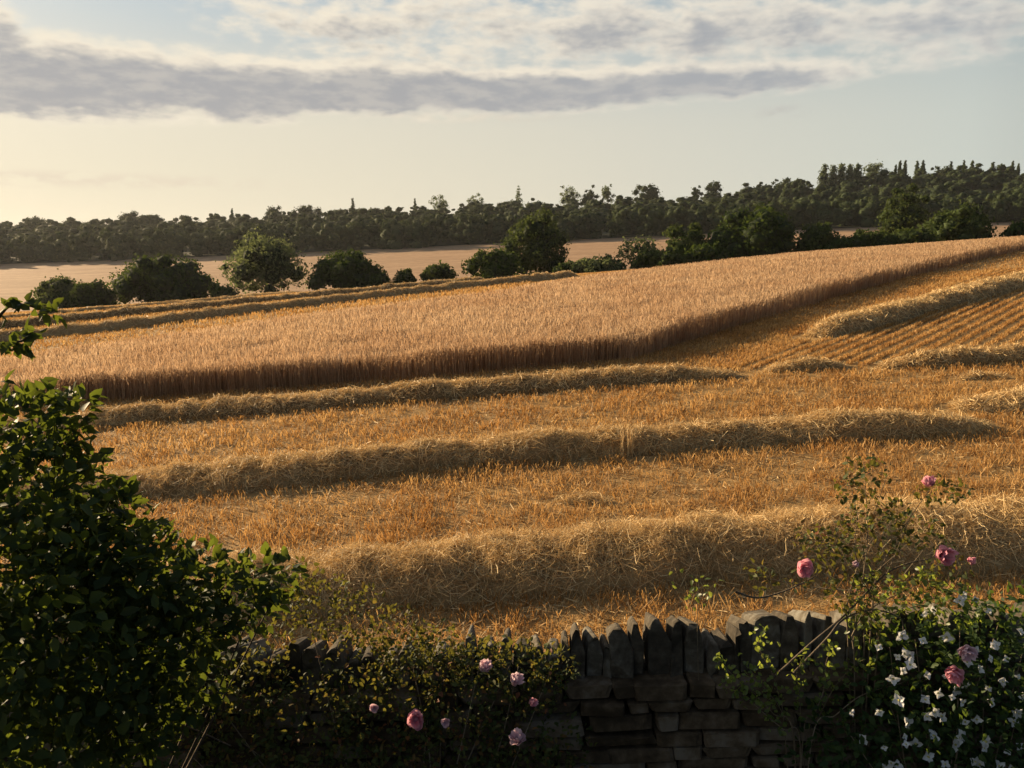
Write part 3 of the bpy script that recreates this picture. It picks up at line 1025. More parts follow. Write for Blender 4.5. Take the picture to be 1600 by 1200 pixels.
HG = 'hedgerow trees and bushes behind the field crest'
hedge = [
    # kind name, category, label, px, top row, width px, distance, options
    ('hedge_bush', 'bush', 'low grey-green bush at the end of the hedgerow behind the upper sprig', 92, 428, 92, 138, dict(shape='dome', mat='mid_leaf', n_lobe=12, n_leaf=3600, clear=.0)),
    ('hedge_bush', 'bush', 'low bush between the grey-green bush and the widest dark dome', 142, 436, 70, 135, dict(shape='dome', mat='dark_leaf', n_lobe=9, n_leaf=3000, clear=.0)),
    ('hedge_bush', 'bush', 'widest dark dome-shaped bush of the hedgerow', 247, 394, 172, 140, dict(shape='dome', mat='dark_leaf', n_lobe=26, n_leaf=8500, clear=.0, core=.92)),
    ('hedge_tree', 'tree', 'pale grey-green feathery tree standing between two dark domed bushes', 410, 363, 132, 142, dict(shape='round', mat='pale_leaf', n_lobe=24, n_leaf=6000, size=.42, core=.66, clear=.0)),
    ('hedge_bush', 'bush', 'dark domed bush right beside the pale feathery tree', 541, 389, 116, 136, dict(shape='dome', mat='dark_leaf', n_lobe=16, n_leaf=6000, clear=.0, core=.92)),
    ('hedge_bush', 'bush', 'tiny bush beside the tail of the dark domed bush', 632, 418, 36, 132, dict(shape='dome', mat='mid_leaf', n_lobe=6, n_leaf=1200, clear=.0)),
    ('hedge_bush', 'bush', 'small low bush, second of the pair in the hedgerow gap', 686, 411, 58, 131, dict(shape='dome', mat='mid_leaf', n_lobe=8, n_leaf=2000, clear=.0)),
    ('hedge_bush', 'bush', 'dark bush at the foot of the tall middle tree', 768, 389, 92, 130, dict(shape='dome', mat='dark_leaf', n_lobe=12, n_leaf=3600, clear=.0)),
    ('hedge_tree', 'tree', 'tall ragged tree in the middle of the hedgerow', 838, 328, 112, 140, dict(shape='round', mat='mid_leaf', n_lobe=22, n_leaf=6500, size=.42, core=.74, clear=.0)),
    ('hedge_bush', 'bush', 'low yellowish-green hedge bush next to the bare-twigged shrub', 935, 395, 92, 127, dict(shape='dome', mat='pale_leaf', n_lobe=9, n_leaf=2400, clear=.0)),
    ('hedge_bush', 'bush', 'thin brownish shrub with bare twigs showing, in the hedgerow', 1002, 369, 84, 129, dict(shape='round', mat='pale_leaf', n_lobe=14, n_leaf=2300, size=.36, core=.35, clear=.0)),
    ('hedge_bush', 'bush', 'rounded bush between the bare-twigged shrub and the great dark one', 1074, 348, 74, 132, dict(shape='round', mat='mid_leaf', n_lobe=13, n_leaf=3800, clear=.0)),
    ('hedge_tree', 'tree', 'great dark round tree, the broadest at the crop edge', 1180, 320, 148, 130, dict(shape='dome', mat='dark_leaf', n_lobe=26, n_leaf=8500, clear=.0, core=.92)),
    ('hedge_bush', 'bush', 'bush against the side of the great dark round tree', 1284, 345, 80, 126, dict(shape='dome', mat='mid_leaf', n_lobe=12, n_leaf=3600, clear=.0)),
    ('hedge_bush', 'bush', 'low flat hedge bush below the far brown field strip', 1364, 357, 80, 124, dict(shape='dome', mat='mid_leaf', n_lobe=10, n_leaf=2600, clear=.0)),
    ('hedge_bush', 'bush', 'low hedge growth filling the gap beside the tall middle tree', 893, 404, 56, 128, dict(shape='dome', mat='mid_leaf', n_lobe=7, n_leaf=1500, clear=.0)),
    ('hedge_bush', 'bush', 'low hedge growth in front of the bare-twigged shrub', 1032, 385, 100, 125, dict(shape='dome', mat='mid_leaf', n_lobe=12, n_leaf=2400, clear=.0)),
    ('hedge_bush', 'bush', 'dark low growth at the foot of the great round tree, on its left', 1108, 372, 76, 126, dict(shape='dome', mat='dark_leaf', n_lobe=9, n_leaf=2400, clear=.0)),
    ('hedge_bush', 'bush', 'low dark hedge at the foot of the egg-shaped tree', 1428, 352, 80, 123, dict(shape='dome', mat='mid_leaf', n_lobe=9, n_leaf=2400, clear=.0)),
    ('hedge_bush', 'bush', 'flat hedge growth linking the small bush to the flat hedge bush', 1325, 366, 70, 123, dict(shape='dome', mat='dark_leaf', n_lobe=8, n_leaf=2000, clear=.0)),
    ('hedge_bush', 'bush', 'low scrub at the foot of the pale feathery tree', 352, 446, 44, 132, dict(shape='dome', mat='mid_leaf', n_lobe=6, n_leaf=1200, clear=.0)),
    ('hedge_bush', 'bush', 'small scrub on the dark domed bush, tapering down towards the tiny bush', 592, 424, 44, 133, dict(shape='dome', mat='dark_leaf', n_lobe=6, n_leaf=1200, clear=.0)),
    ('hedge_tree', 'tree', 'tall egg-shaped tree standing alone before the wooded hill', 1418, 284, 76, 165, dict(shape='round', mat='mid_leaf', n_lobe=20, n_leaf=6000, clear=.0)),
    ('hedge_bush', 'bush', 'wide lumpy bush under the skyline poplars', 1500, 318, 112, 126, dict(shape='dome', mat='mid_leaf', n_lobe=20, n_leaf=6000, clear=.0)),
    ('hedge_bush', 'bush', 'low bush cut by the frame edge at the top of the field', 1600, 340, 56, 122, dict(shape='dome', mat='dark_leaf', n_lobe=9, n_leaf=2600, clear=.0)),
]
for i, (nm, cat, lab, px, top, wpx, Y, kw) in enumerate(hedge):
    tree(nm, cat, lab, px, top, wpx, Y, seed=100 + i, group=HG, **kw)


# ---- the wood on the far slope: one mass of crowns, with the trees that stand out built singly
def wood(name, label, spots, seed, mat='wood_leaf'):
    """spots: x, y, height, radius"""
    g = np.random.default_rng(seed)
    protos = []
    for k in range(9):
        L = crown_lobes(g, 8.0, 8.0, -1.0, 13.0, 11, ('round', 'dome')[k % 2])
        protos.append(crown_mesh(g, L, 640, 1.0, .97, True, flat=2.4, ragged=.06))
    lv, lt, cv, cf = MB(), None, MB(), None
    for (x, y, h, r) in spots:
        (a, at_), (b, bt) = protos[g.integers(9)]
        an = g.uniform(0, 2 * np.pi)
        Rm = np.array([[math.cos(an), -math.sin(an), 0], [math.sin(an), math.cos(an), 0], [0, 0, 1]])
        S = np.array([r / 8, r / 8, h / 13])
        o = np.array([x, y, float(ground_z(x, y)) - .3])
        lv.add((a @ Rm.T) * S + o, at_)
        cv.add((b @ Rm.T) * S + o, bt)
    o = tag(link(name, lv.mesh(name), M[mat]), label, 'wood', kind='stuff')
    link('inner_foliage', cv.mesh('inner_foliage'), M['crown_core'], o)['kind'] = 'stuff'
    return o


g = np.random.default_rng(77)


def spread(y0, y1, step, u0, u1, hr, rr):
    out = []
    y = y0
    while y < y1:
        x = u0 * y
        while x < u1 * y:
            out.append((x + g.uniform(-.4, .4) * step, y + g.uniform(-.5, .5) * step, g.uniform(*hr), g.uniform(*rr)))
            x += step * g.uniform(.8, 1.25)
        y += step * 1.2
    return out


edge_belt = spread(402, 424, 11.5, -.80, .80, (13, 15.5), (7.5, 10))
hill_wood = spread(440, 645, 21.5, -.80, .82, (10, 16), (9, 14))
hill_wood = [s for s in hill_wood]
wood('woodland_belt', 'dark belt of trees along the upper edge of the far field', edge_belt, 5)
wood('hillside_wood', 'dense wood covering the far hillside up to the skyline', hill_wood, 6)

SK = 'single trees standing out on the wooded skyline'
sky_trees = [
    ('skyline_tree', 'tree', 'small conical tree poking above the skyline over the pale feathery tree', 551, 308, 18, 'cone', 'wood_leaf'),
    ('skyline_tree', 'tree', 'small pointed skyline tree just left of the pale round crown', 648, 309, 14, 'cone', 'wood_leaf'),
    ('skyline_tree', 'tree', 'pale rounded crown on the skyline left of the flat-topped tree', 685, 305, 30, 'round', 'pale_leaf'),
    ('skyline_tree', 'tree', 'thin flat-topped tree on the skyline left of the pale spire', 743, 301, 28, 'round', 'pale_leaf'),
    ('skyline_tree', 'tree', 'pale spire-shaped tree standing alone on the skyline', 810, 288, 26, 'cone', 'pale_leaf'),
    ('skyline_tree', 'tree', 'pale round skyline tree, first to the right of the pale spire', 889, 288, 34, 'round', 'pale_leaf'),
    ('skyline_tree', 'tree', 'dark round skyline tree between two paler ones', 921, 287, 32, 'round', 'wood_leaf'),
    ('skyline_tree', 'tree', 'pale thin skyline tree right of the dark round pair', 950, 287, 24, 'round', 'pale_leaf'),
    ('skyline_tree', 'tree', 'broad dark dome on the skyline above the bare-twigged shrub', 1010, 285, 46, 'round', 'wood_leaf'),
    ('skyline_tree', 'tree', 'small dark skyline tree left of the notched crown', 1090, 290, 18, 'round', 'wood_leaf'),
    ('skyline_tree', 'tree', 'notched dark skyline crown above the great dark round tree', 1116, 284, 30, 'round', 'wood_leaf'),
    ('skyline_tree', 'tree', 'low round crown stepping up the skyline towards the poplar clump', 1225, 277, 40, 'round', 'wood_leaf'),
    ('skyline_tree', 'tree', 'grey round tree right beside the poplar clump', 1368, 254, 38, 'round', 'pale_leaf'),
    ('skyline_tree', 'tree', 'low rounded crown among the thin skyline poplars', 1478, 258, 34, 'round', 'wood_leaf'),
    ('skyline_tree', 'tree', 'small round crown at the far end of the skyline poplars', 1575, 262, 30, 'round', 'wood_leaf'),
    ('skyline_tree', 'tree', 'dark rounded crown on the skyline above the widest domed bush', 205, 330, 38, 'round', 'wood_leaf'),
    ('skyline_tree', 'tree', 'small pointed skyline tree above the left edge of the pale feathery tree', 362, 324, 12, 'cone', 'wood_leaf'),
    ('skyline_tree', 'tree', 'rounded skyline crown above the pale feathery tree', 430, 321, 34, 'round', 'wood_leaf'),
    ('skyline_tree', 'tree', 'broad low skyline crown right of the rounded one', 478, 318, 50, 'round', 'wood_leaf'),
    ('skyline_tree', 'tree', 'rounded crown near the low end of the skyline at the frame edge', 52, 338, 36, 'round', 'wood_leaf'),
]
for i, (nm, cat, lab, px, top, wpx, shp, mt) in enumerate(sky_trees):
    tree(nm, cat, lab, px, top, wpx, 652, shp, mt, n_lobe=12, n_leaf=1100, size=1.0, core=.84 if mt != 'pale_leaf' else .6, clear=.06, seed=300 + i, group=SK)
clump = [(1289, 253, 17), (1303, 255, 16), (1316, 252, 16), (1329, 253, 16), (1341, 252, 17)]
ords = ['first', 'second', 'third', 'fourth', 'fifth', 'sixth', 'seventh', 'eighth', 'ninth', 'tenth', 'eleventh', 'twelfth', 'thirteenth']
for i, (px, top, wpx) in enumerate(clump):
    tree('poplar', 'poplar', 'pale leafy poplar, %s from the left in the thick clump on the skyline' % ords[i], px, top, wpx, 600, 'column', 'pale_leaf', n_lobe=12, n_leaf=900, size=1.1, core=.8, clear=.05, seed=400 + i, group='poplars of the thick skyline clump')
slim = [(1400, 256, 5), (1407, 249, 6), (1415, 249, 6), (1434, 250, 7), (1443, 249, 8), (1487, 251, 6), (1507, 249, 6), (1520, 249, 7), (1552, 251, 8), (1565, 254, 6), (1583, 250, 6), (1592, 254, 5)]
for i, (px, top, wpx) in enumerate(slim):
    tree('poplar', 'poplar', 'slim dark poplar, %s from the left among the bare spires on the skyline' % ords[i], px, top, wpx, 655, 'column', 'wood_leaf', n_lobe=9, n_leaf=600, size=.8, core=1.0, clear=.0, seed=430 + i, group='slim poplars on the skyline')

# ------------------------------------------------------------------ garden side
WALL_Y = 4.2


def garden_z(x):
    return 1.22 + .05 * x


gx = np.linspace(-26, 26, 40)
gy = np.linspace(-16, WALL_Y - .02, 30)
bed = link('garden_bed', grid_mesh('garden_bed', gx, gy, lambda X, Y: garden_z(X) + .05 * fbm(X * 1.2, Y * 1.2, 71)), M['garden_soil'])
tag(bed, kind='structure')

# ---- dry stone wall
import bmesh


def stone_mesh(g, name):
    """a roughly squared stone, unit size, worn edges"""
    bm = bmesh.new()
    bmesh.ops.create_cube(bm, size=1)
    for v in bm.verts:
        v.co += Vector(g.uniform(-.10, .10, 3))
    bmesh.ops.bevel(bm, geom=bm.edges[:], offset=.07, segments=1, affect='EDGES', profile=.6)
    for v in bm.verts:
        v.co += Vector(g.uniform(-.04, .04, 3))
    bmesh.ops.triangulate(bm, faces=bm.faces[:])
    me = bpy.data.meshes.new(name)
    bm.to_mesh(me)
    bm.free()
    return me


def coping_mesh(g, w, h, d, slant, point):
    """an upright slab of stone with a broken, uneven top"""
    bm = bmesh.new()
    k = .96 - .42 * point
    prof = [(-.5 * w, -.02), (.5 * w, -.02), (.52 * w * g.uniform(.9, 1.05), h * g.uniform(.45, .6)),
            (.5 * w * g.uniform(.75, 1) * k + slant * w * .3, h * (g.uniform(.84, .95) - .12 * max(0, slant))), (.2 * w * k + slant * w * .25, h),
            (-.22 * w * k + slant * w * .25, h * g.uniform(.94, 1.0)), (-.5 * w * g.uniform(.8, 1) * k + slant * w * .2, h * (g.uniform(.80, .93) + .06 * slant)), (-.53 * w * g.uniform(.9, 1.05), h * g.uniform(.4, .55))]
    fr = [bm.verts.new((x + g.normal(0, .004), -d / 2 + g.uniform(-.03, .03), z)) for x, z in prof]
    kb = g.uniform(.62, .80)
    bk = [bm.verts.new((x * g.uniform(.85, 1.02), d / 2 + g.uniform(-.02, .02), z * kb * g.uniform(.92, 1.05))) for x, z in prof]
    bm.faces.new(fr[::-1])
    bm.faces.new(bk)
    for i in range(8):
        j = (i + 1) % 8
        bm.faces.new((fr[i], fr[j], bk[j], bk[i]))
    bmesh.ops.recalc_face_normals(bm, faces=bm.faces[:])
    bmesh.ops.bevel(bm, geom=[e for e in bm.edges if any(v in fr for v in e.verts)], offset=min(.008, w * .08), segments=1, affect='EDGES')
    bmesh.ops.triangulate(bm, faces=bm.faces[:])
    me = bpy.data.meshes.new('coping_stone')
    bm.to_mesh(me)
    bm.free()
    return me


g = np.random.default_rng(8)
p_ref = at(1000, 1056, WALL_Y - .2)
TOP0 = p_ref[2] - .045 * p_ref[0]
wall_top = lambda x: TOP0 + .045 * x         # bedding line of the coping


wall = thing('dry_stone_wall', (0, WALL_Y, garden_z(0)), 'dry stone garden wall with jagged upright coping stones', 'wall')
wloc = np.array(wall.location)
mb = MB()
xs = np.linspace(-5.2, 5.2, 30)
V, T = [], []
for x in xs:
    zt, zb = wall_top(x) - .03, -1.0 + .05 * x
    V += [(x, WALL_Y - .16, zb), (x, WALL_Y - .16, zt), (x, WALL_Y + .16, zt), (x, WALL_Y + .16, zb)]
for i in range(len(xs) - 1):
    for a_, b_ in ((0, 1), (1, 2), (2, 3)):
        T += [(i * 4 + a_, i * 4 + b_, i * 4 + 4 + b_), (i * 4 + a_, i * 4 + 4 + b_, i * 4 + 4 + a_)]
mb.add(V, T)
link('rubble_fill', mb.mesh('rubble_fill', origin=wloc), M['mortar'], wall)
smesh = [stone_mesh(g, 'stone') for _ in range(10)]
for me in smesh:
    me.materials.append(M['stone'])
z = 0.0
for course in range(9):
    ch = g.uniform(.05, .12)
    x = -5.1 + g.uniform(0, .3)
    while x < 5.1:
        wl = g.uniform(.11, .44)
        if abs(x) < 3.6 or course < 2:
            o = link('stone', smesh[g.integers(10)], None, wall)
            o.location = (x + wl / 2, -.20 + g.uniform(-.018, .018), float(wall_top(x + wl / 2)) - z - ch / 2 - wloc[2])
            o.scale = ((wl - .012) * 1.0, g.uniform(.16, .20), (ch - .010) * g.uniform(.88, 1.0))
            o.rotation_euler = (g.normal(0, .03), -.045 + g.normal(0, .012), g.normal(0, .03))
        x += wl
    z += ch
# coping: stones read off the photograph, then stones of their kind to either side
cop = [(422, 444, 1024, -.4, .3), (444, 470, 1008, -.3, .2), (471, 501, 1010, -.2, .35), (502, 535, 1008, .2, .4), (537, 560, 1036, 0, .2), (561, 588, 1024, -.5, .2), (590, 617, 1034, .3, .3), (620, 640, 1018, 0, .5),
       (642, 672, 1030, .2, .2), (674, 700, 1020, -.2, .3), (703, 726, 1024, .2, .3), (728, 742, 998, 0, .3), (744, 758, 1020, .2, .3), (760, 777, 1008, -.2, .3), (784, 800, 998, 0, .4), (803, 830, 1024, .3, .2), (833, 852, 1012, -.4, .4), (855, 878, 1026, 0, .3),
       (880, 893, 999, 0, .4), (895, 914, 981, -.7, .45), (918, 942, 996, -.8, .3), (944, 957, 1012, 0, .3), (957, 993, 981, -.7, .15), (992, 1010, 969, -.5, .3), (1018, 1052, 972, -.9, .4), (1053, 1073, 967, -.2, .25), (1074, 1103, 972, -.4, .4),
       (1108, 1126, 1006, .6, .5), (1126, 1150, 1000, .1, .3), (1152, 1162, 985, -.3, .5), (1160, 1180, 970, -.8, .4), (1181, 1226, 964, .0, .15), (1226, 1252, 966, .4, .3), (1262, 1276, 959, 0, .3), (1279, 1298, 958, -.1, .2),
       (1300, 1326, 976, .2, .3), (1328, 1350, 962, -.3, .3), (1353, 1386, 970, .1, .2)]
x0 = at(422, 1060, WALL_Y - .2)[0]
stones = []
for (a_, b_, top, sl_, pt) in cop:
    Yw = WALL_Y - .19
    pa, pb = at(a_, top, Yw), at(b_, top, Yw)
    stones.append(((pa[0] + pb[0]) / 2, pb[0] - pa[0], pa[2], sl_, pt))
xl = stones[0][0] - stones[0][1] / 2
while xl > -4.9:
    wd = g.uniform(.05, .13)
    xl -= wd + .006
    stones.append((xl + wd / 2, wd, float(wall_top(xl)) + g.uniform(.16, .30), g.uniform(-.6, .4), g.uniform(.1, .5)))
xr = stones[len(cop) - 1][0] + stones[len(cop) - 1][1] / 2
while xr < 4.9:
    wd = g.uniform(.05, .13)
    stones.append((xr + wd / 2 + .004, wd, float(wall_top(xr)) + g.uniform(.20, .32), g.uniform(-.6, .4), g.uniform(.1, .5)))
    xr += wd + .006
for (x, wd, zt, sl_, pt) in stones:
    zb = float(wall_top(x))
    h = max(.10, zt - zb)
    me = coping_mesh(g, wd * 1.02, h, .26, sl_, pt)
    o = link('coping_stone', me, M['coping'], wall)
    o.location = (x, -.06 + g.uniform(-.015, .015), zb - wloc[2])
    o.rotation_euler = (g.normal(0, .03), g.normal(-.03, .03), g.normal(0, .04))

# ------------------------------------------------------------------ garden plants
LEAF_F = np.array([(0, 1, 2), (0, 2, 3), (1, 4, 5), (1, 5, 2), (2, 5, 6), (2, 6, 3), (4, 7, 5), (5, 7, 6)])


def leaf_verts(m, length, width, g, fold=.18, curl=.15):
    """ovate folded leaves lying along +x, one per row"""
    L, W = length[:, None], width[:, None]
    f = W * fold
    c = L * curl * g.uniform(.2, 1.6, (m, 1))
    o = np.zeros((m, 1))
    P = [np.hstack(t) for t in (
        (o, o, o), (L * .30, -W * .48, f - c * .1), (L * .30, o, -c * .08), (L * .30, W * .48, f - c * .1),
        (L * .66, -W * .40, f * .7 - c * .45), (L * .68, o, -c * .42), (L * .66, W * .40, f * .7 - c * .45), (L, o, -c))]
    return np.stack(P, 1)


def frames(d, up):
    """rotation frames whose x runs along d and z leans to up"""
    x = unit(d)
    y = unit(np.cross(up, x))
    return np.stack([x, y, np.cross(x, y)], 2)


def scatter_leaves(g, blobs, n, outward=.75):
    """places and directions in and round a set of balls, most of them near the skin"""
    c, r = blobs[:, :3], blobs[:, 3]
    pick = g.choice(len(blobs), n, p=r ** 2 / (r ** 2).sum())
    d = unit(g.normal(size=(n, 3)))
    p = c[pick] + d * (r[pick] * g.uniform(.45, 1.08, n) ** .7)[:, None]
    dirs = unit(d * outward + g.normal(size=(n, 3)) * .6 + np.array([0, 0, .05]))
    up = unit(g.normal(size=(n, 3)) * .55 + np.array([0, -.25, .8]))
    return p, dirs, up


def near_wall(Y):
    return 3.98 - (3.98 - Y) * .42 if Y < 3.98 else Y


def blob_list(B):
    out = []
    for px, py, Y, rpx in B:
        p = at(px, py, Y)
        out.append((*p, rpx * np.linalg.norm(p - CAMP) / F))
    return np.array(out)


def leaf_shapes(name, g, mat, length, ratio, k=6):
    res = []
    for i in range(k):
        v = leaf_verts(1, np.array([length]), np.array([length * ratio * g.uniform(.85, 1.15)]), g, g.uniform(.1, .28), g.uniform(.05, .35))[0]
        me = mesh_np(name, v, LEAF_F, True)
        me.materials.append(mat)
        res.append(me)
    return res


def foliage(parent, g, p, d, up, length, ratio, mat, name='foliage', fold=.18, curl=.15):
    m = len(p)
    ln = length * g.uniform(.6, 1.25, m)
    V = leaf_verts(m, ln, ln * ratio * g.uniform(.8, 1.15, m), g, fold, curl)
    Rm = frames(d, up)
    W = np.einsum('nij,nkj->nki', Rm, V) + p[:, None]
    T = (np.arange(m)[:, None, None] * 8 + LEAF_F[None]).reshape(-1, 3)
    o = link(name, mesh_np(name, W.reshape(-1, 3) - np.array(parent.location), T, True), M[mat], parent)
    o['kind'] = 'stuff'
    return o


def single_leaves(parent, g, p, d, up, length, shapes):
    loc0 = Vector(parent.location)
    Rm = frames(d, up)
    for i in range(len(p)):
        o = bpy.data.objects.new('leaf', shapes[g.integers(len(shapes))])
        C.objects.link(o)
        o.parent = parent
        s = g.uniform(.7, 1.3)
        mt = Matrix([list(Rm[i][k] * s) + [p[i][k] - loc0[k]] for k in range(3)] + [[0, 0, 0, 1]])
        o.matrix_basis = mt


def stems(parent, lines, r0, r1, mat='cane', name='stem', sides=5):
    """each line is its own stem"""
    for P in lines:
        mb = MB()
        tube(mb, curve_pts(P, 8), r0, r1, sides)
        link(name, mb.mesh(name, True, origin=np.array(parent.location)), M[mat], parent)


def nearest_view(p, n):
    """indices of the leaves that show largest: nearest along the sight line in each patch of view"""
    v = p - CAMP
    dep = v @ FWD
    sx, sy = (v @ RIGHT) / dep * F + 800, 600 - (v @ UPV) / dep * F
    ok = (sx > 0) & (sx < 1600) & (sy > 0) & (sy < 1200)
    cell = (np.floor(sx / 22) * 1000 + np.floor(sy / 22)).astype(int)
    order = np.argsort(dep)
    seen, out = set(), []
    for i in order:
        if ok[i] and cell[i] not in seen:
            seen.add(cell[i])
            out.append(i)
            if len(out) >= n:
                break
    return np.array(out)


# ---- the broad-leaved shrub at the left
g = np.random.default_rng(21)
SB = [(20, 690, 3.3, 84), (85, 665, 3.3, 46), (112, 636, 3.3, 28), (75, 780, 3.25, 88), (10, 850, 3.1, 150), (150, 860, 3.2, 78), (225, 900, 3.25, 78), (300, 915, 3.3, 62), (365, 915, 3.35, 44), (415, 905, 3.4, 34), (445, 900, 3.42, 26), (390, 945, 3.4, 40), (230, 830, 3.25, 30), (140, 985, 3.1, 130),
      (40, 1085, 2.95, 150), (260, 985, 3.25, 86), (20, 960, 2.9, 150), (200, 1090, 3.3, 80), (150, 1170, 3.1, 90), (290, 1060, 3.4, 60), (150, 715, 3.25, 16), (185, 780, 3.25, 26), (-80, 760, 3.2, 150), (-90, 950, 3.0, 170), (-240, 720, 3.4, 150), (-230, 930, 3.3, 180), (-230, 1120, 3.1, 180), (-150, 900, 3.7, 170), (-320, 860, 3.8, 200), (-330, 1080, 3.6, 200), (330, 975, 3.35, 48)]
B = blob_list(SB)
base = at(60, 1300, 3.3)
shrub = thing('broad_leaved_shrub', (base[0], base[1], garden_z(base[0])), 'large dark shrub with broad glossy leaves filling the lower left corner', 'shrub')
p, d, up = scatter_leaves(g, B[B[:, 0] / B[:, 1] > -.70], 8600)
p_o, d_o, up_o = scatter_leaves(g, B[B[:, 0] / B[:, 1] <= -.70], 4200)
p, d, up = np.concatenate([p, p_o]), np.concatenate([d, d_o]), np.concatenate([up, up_o])
# a loose shoot at the frame edge, above the body of the shrub
tw = curve_pts([at(-160, 760, 3.3), at(-60, 600, 3.3), at(0, 490, 3.3), at(45, 478, 3.28), at(88, 492, 3.26)], 8)
tw2 = curve_pts([at(-60, 600, 3.3), at(-5, 545, 3.3), at(30, 535, 3.28), at(48, 520, 3.27)], 8)
tp = []
for L in (tw[14:], tw2[8:]):
    for k in range(44):
        q = L[g.integers(len(L))]
        tp.append(np.r_[q + g.normal(0, .018, 3), unit(g.normal(size=3) + np.array([.3, 0, .1])), unit(g.normal(size=3) * .5 + np.array([0, -.3, .8]))])
tp = np.array(tp)
p, d, up = np.concatenate([p, tp[:, :3]]), np.concatenate([d, tp[:, 3:6]]), np.concatenate([up, tp[:, 6:]])
pick = nearest_view(p, 280)
rest = np.setdiff1d(np.arange(len(p)), pick)
shp = leaf_shapes('leaf', g, M['shrub_leaf'], .062, .58)
single_leaves(shrub, g, p[pick], d[pick], up[pick], .062, shp)
foliage(shrub, g, p[rest], d[rest], up[rest], .062, .58, 'shrub_leaf')
root = np.array(shrub.location)
lines = [[root + (0, 0, .0), (root + B[i, :3]) / 2 + g.normal(0, .06, 3), B[i, :3]] for i in (0, 1, 3, 5, 6, 7, 8, 9, 10, 12)]
stems(shrub, lines + [tw[::6], tw2[::6]], .011, .0025, 'bark')


# ---- flowers
def petal_mesh(name, length, width, cup, mat, tip=.9, ruffle=.0, seed=0):
    g_ = np.random.default_rng(seed)
    nu, nv = 5, 5
    V = []
    for i in range(nu):
        t = i / (nu - 1)
        wv = width * math.sin(math.pi * min(1, .12 + t * tip * .86)) ** .7
        for j in range(nv):
            s = j / (nv - 1) - .5
            x = length * t * (1 - .18 * (2 * s) ** 2 * t)
            V.append((x, s * wv, cup * length * (t ** 1.7) + wv * .35 * (2 * s) ** 2 * (.4 + cup) + g_.normal(0, ruffle)))
    Q = [(i * nv + j, i * nv + j + 1, (i + 1) * nv + j + 1, (i + 1) * nv + j) for i in range(nu - 1) for j in range(nv - 1)]
    me = mesh_np(name, np.array(V), np.array(Q), True)
    me.materials.append(M[mat])
    return me


def ball_mesh(name, r, mat, squash=1.0, bump=.12, seed=1):
    v, f = ico()
    g_ = np.random.default_rng(seed)
    me = mesh_np(name, v * r * np.array([1, 1, squash]) * g_.uniform(1 - bump, 1 + bump, (len(v), 1)), f, True)
    me.materials.append(M[mat])
    return me


ROSE = {}
for k in ('pink_petal', 'pale_petal'):
    ROSE[k] = (ball_mesh('rose_bloom', .0155, k, .9, .16), petal_mesh('petal', .040, .046, .95, k, .85, .0012, 2), petal_mesh('petal', .043, .050, .45, k, .85, .0014, 3), petal_mesh('petal', .030, .036, 1.7, k, .85, .0012, 4))


def rose(parent, g, pos, size, kind, face=None):
    """a full double bloom: tight heart and three rings of petals"""
    heart, p_mid, p_out, p_in = ROSE[kind]
    o = link('rose_bloom', heart, None, parent)
    f = unit(np.array(face if face is not None else (g.uniform(-.5, .5), -1, g.uniform(.1, .8))))
    q = Vector(f).to_track_quat('Z', 'Y')
    o.rotation_mode = 'QUATERNION'
    o.rotation_quaternion = q
    o.location = Vector(pos) - Vector(parent.location)
    o.scale = (size,) * 3
    for ring, (me, n, off) in enumerate(((p_in, 5, .004), (p_mid, 6, .0), (p_out, 6, -.006))):
        a0 = g.uniform(0, 6.28)
        for i in range(n):
            c = link('petal', me, None, o)
            c.location = (0, 0, off - .006)
            c.rotation_euler = (g.normal(0, .12), g.normal(0, .10), a0 + i * 2 * math.pi / n + g.normal(0, .1))
            s = g.uniform(.85, 1.12)
            c.scale = (s, s, s)
    return o


# ---- rambling rose over the wall, left of the middle
g = np.random.default_rng(31)
RB = [(330, 1095, 3.6, 60), (375, 1165, 3.5, 60), (300, 1190, 3.4, 60), (690, 1030, 3.75, 44), (750, 1045, 3.7, 46), (810, 1050, 3.7, 44), (865, 1045, 3.7, 34), (640, 1020, 3.8, 44), (470, 915, 3.9, 36), (440, 935, 3.95, 42), (500, 945, 4.0, 50), (560, 965, 4.0, 48), (620, 990, 4.0, 42), (680, 1010, 3.95, 40), (740, 1030, 3.9, 38), (800, 1040, 3.85, 46), (860, 1040, 3.85, 36), (840, 1070, 3.8, 46), (560, 1050, 3.8, 60), (640, 1060, 3.75, 70), (720, 1090, 3.7, 70),
      (600, 1140, 3.6, 80), (480, 1130, 3.6, 80), (720, 1170, 3.5, 80), (820, 1150, 3.55, 70), (500, 1200, 3.4, 90), (640, 1230, 3.4, 90), (420, 1010, 3.85, 40), (400, 1080, 3.7, 50), (880, 1170, 3.6, 45), (820, 1230, 3.4, 80)]
RB = [(a, b, near_wall(c), e) for a, b, c, e in RB]
B = blob_list(RB)
base = at(650, 1420, 3.7)
rose_l = thing('rambling_rose', (base[0], base[1], garden_z(base[0])), 'tangled rambling rose with small reddish-green leaves sprawling over the stone wall', 'rose bush')
p, d, up = scatter_leaves(g, B, 9400, .5)
foliage(rose_l, g, p, d, up, .031, .60, 'rose_leaf')
root = np.array(rose_l.location)
stems(rose_l, [[root, (root + B[i, :3]) / 2 + g.normal(0, .08, 3), B[i, :3] + (0, 0, .03)] for i in (0, 1, 2, 3, 4, 5, 6, 7, 8, 11, 13, 15)], .007, .002)
stems(rose_l, [[at(150, 1130, 3.4), at(220, 1122, 3.4), at(290, 1135, 3.42), at(360, 1165, 3.45)], [at(340, 990, 3.9), at(362, 1050, 3.85), at(345, 1120, 3.8)], [at(160, 978, 3.6), at(250, 975, 3.6), at(330, 1000, 3.6)]], .005, .003, 'bark')
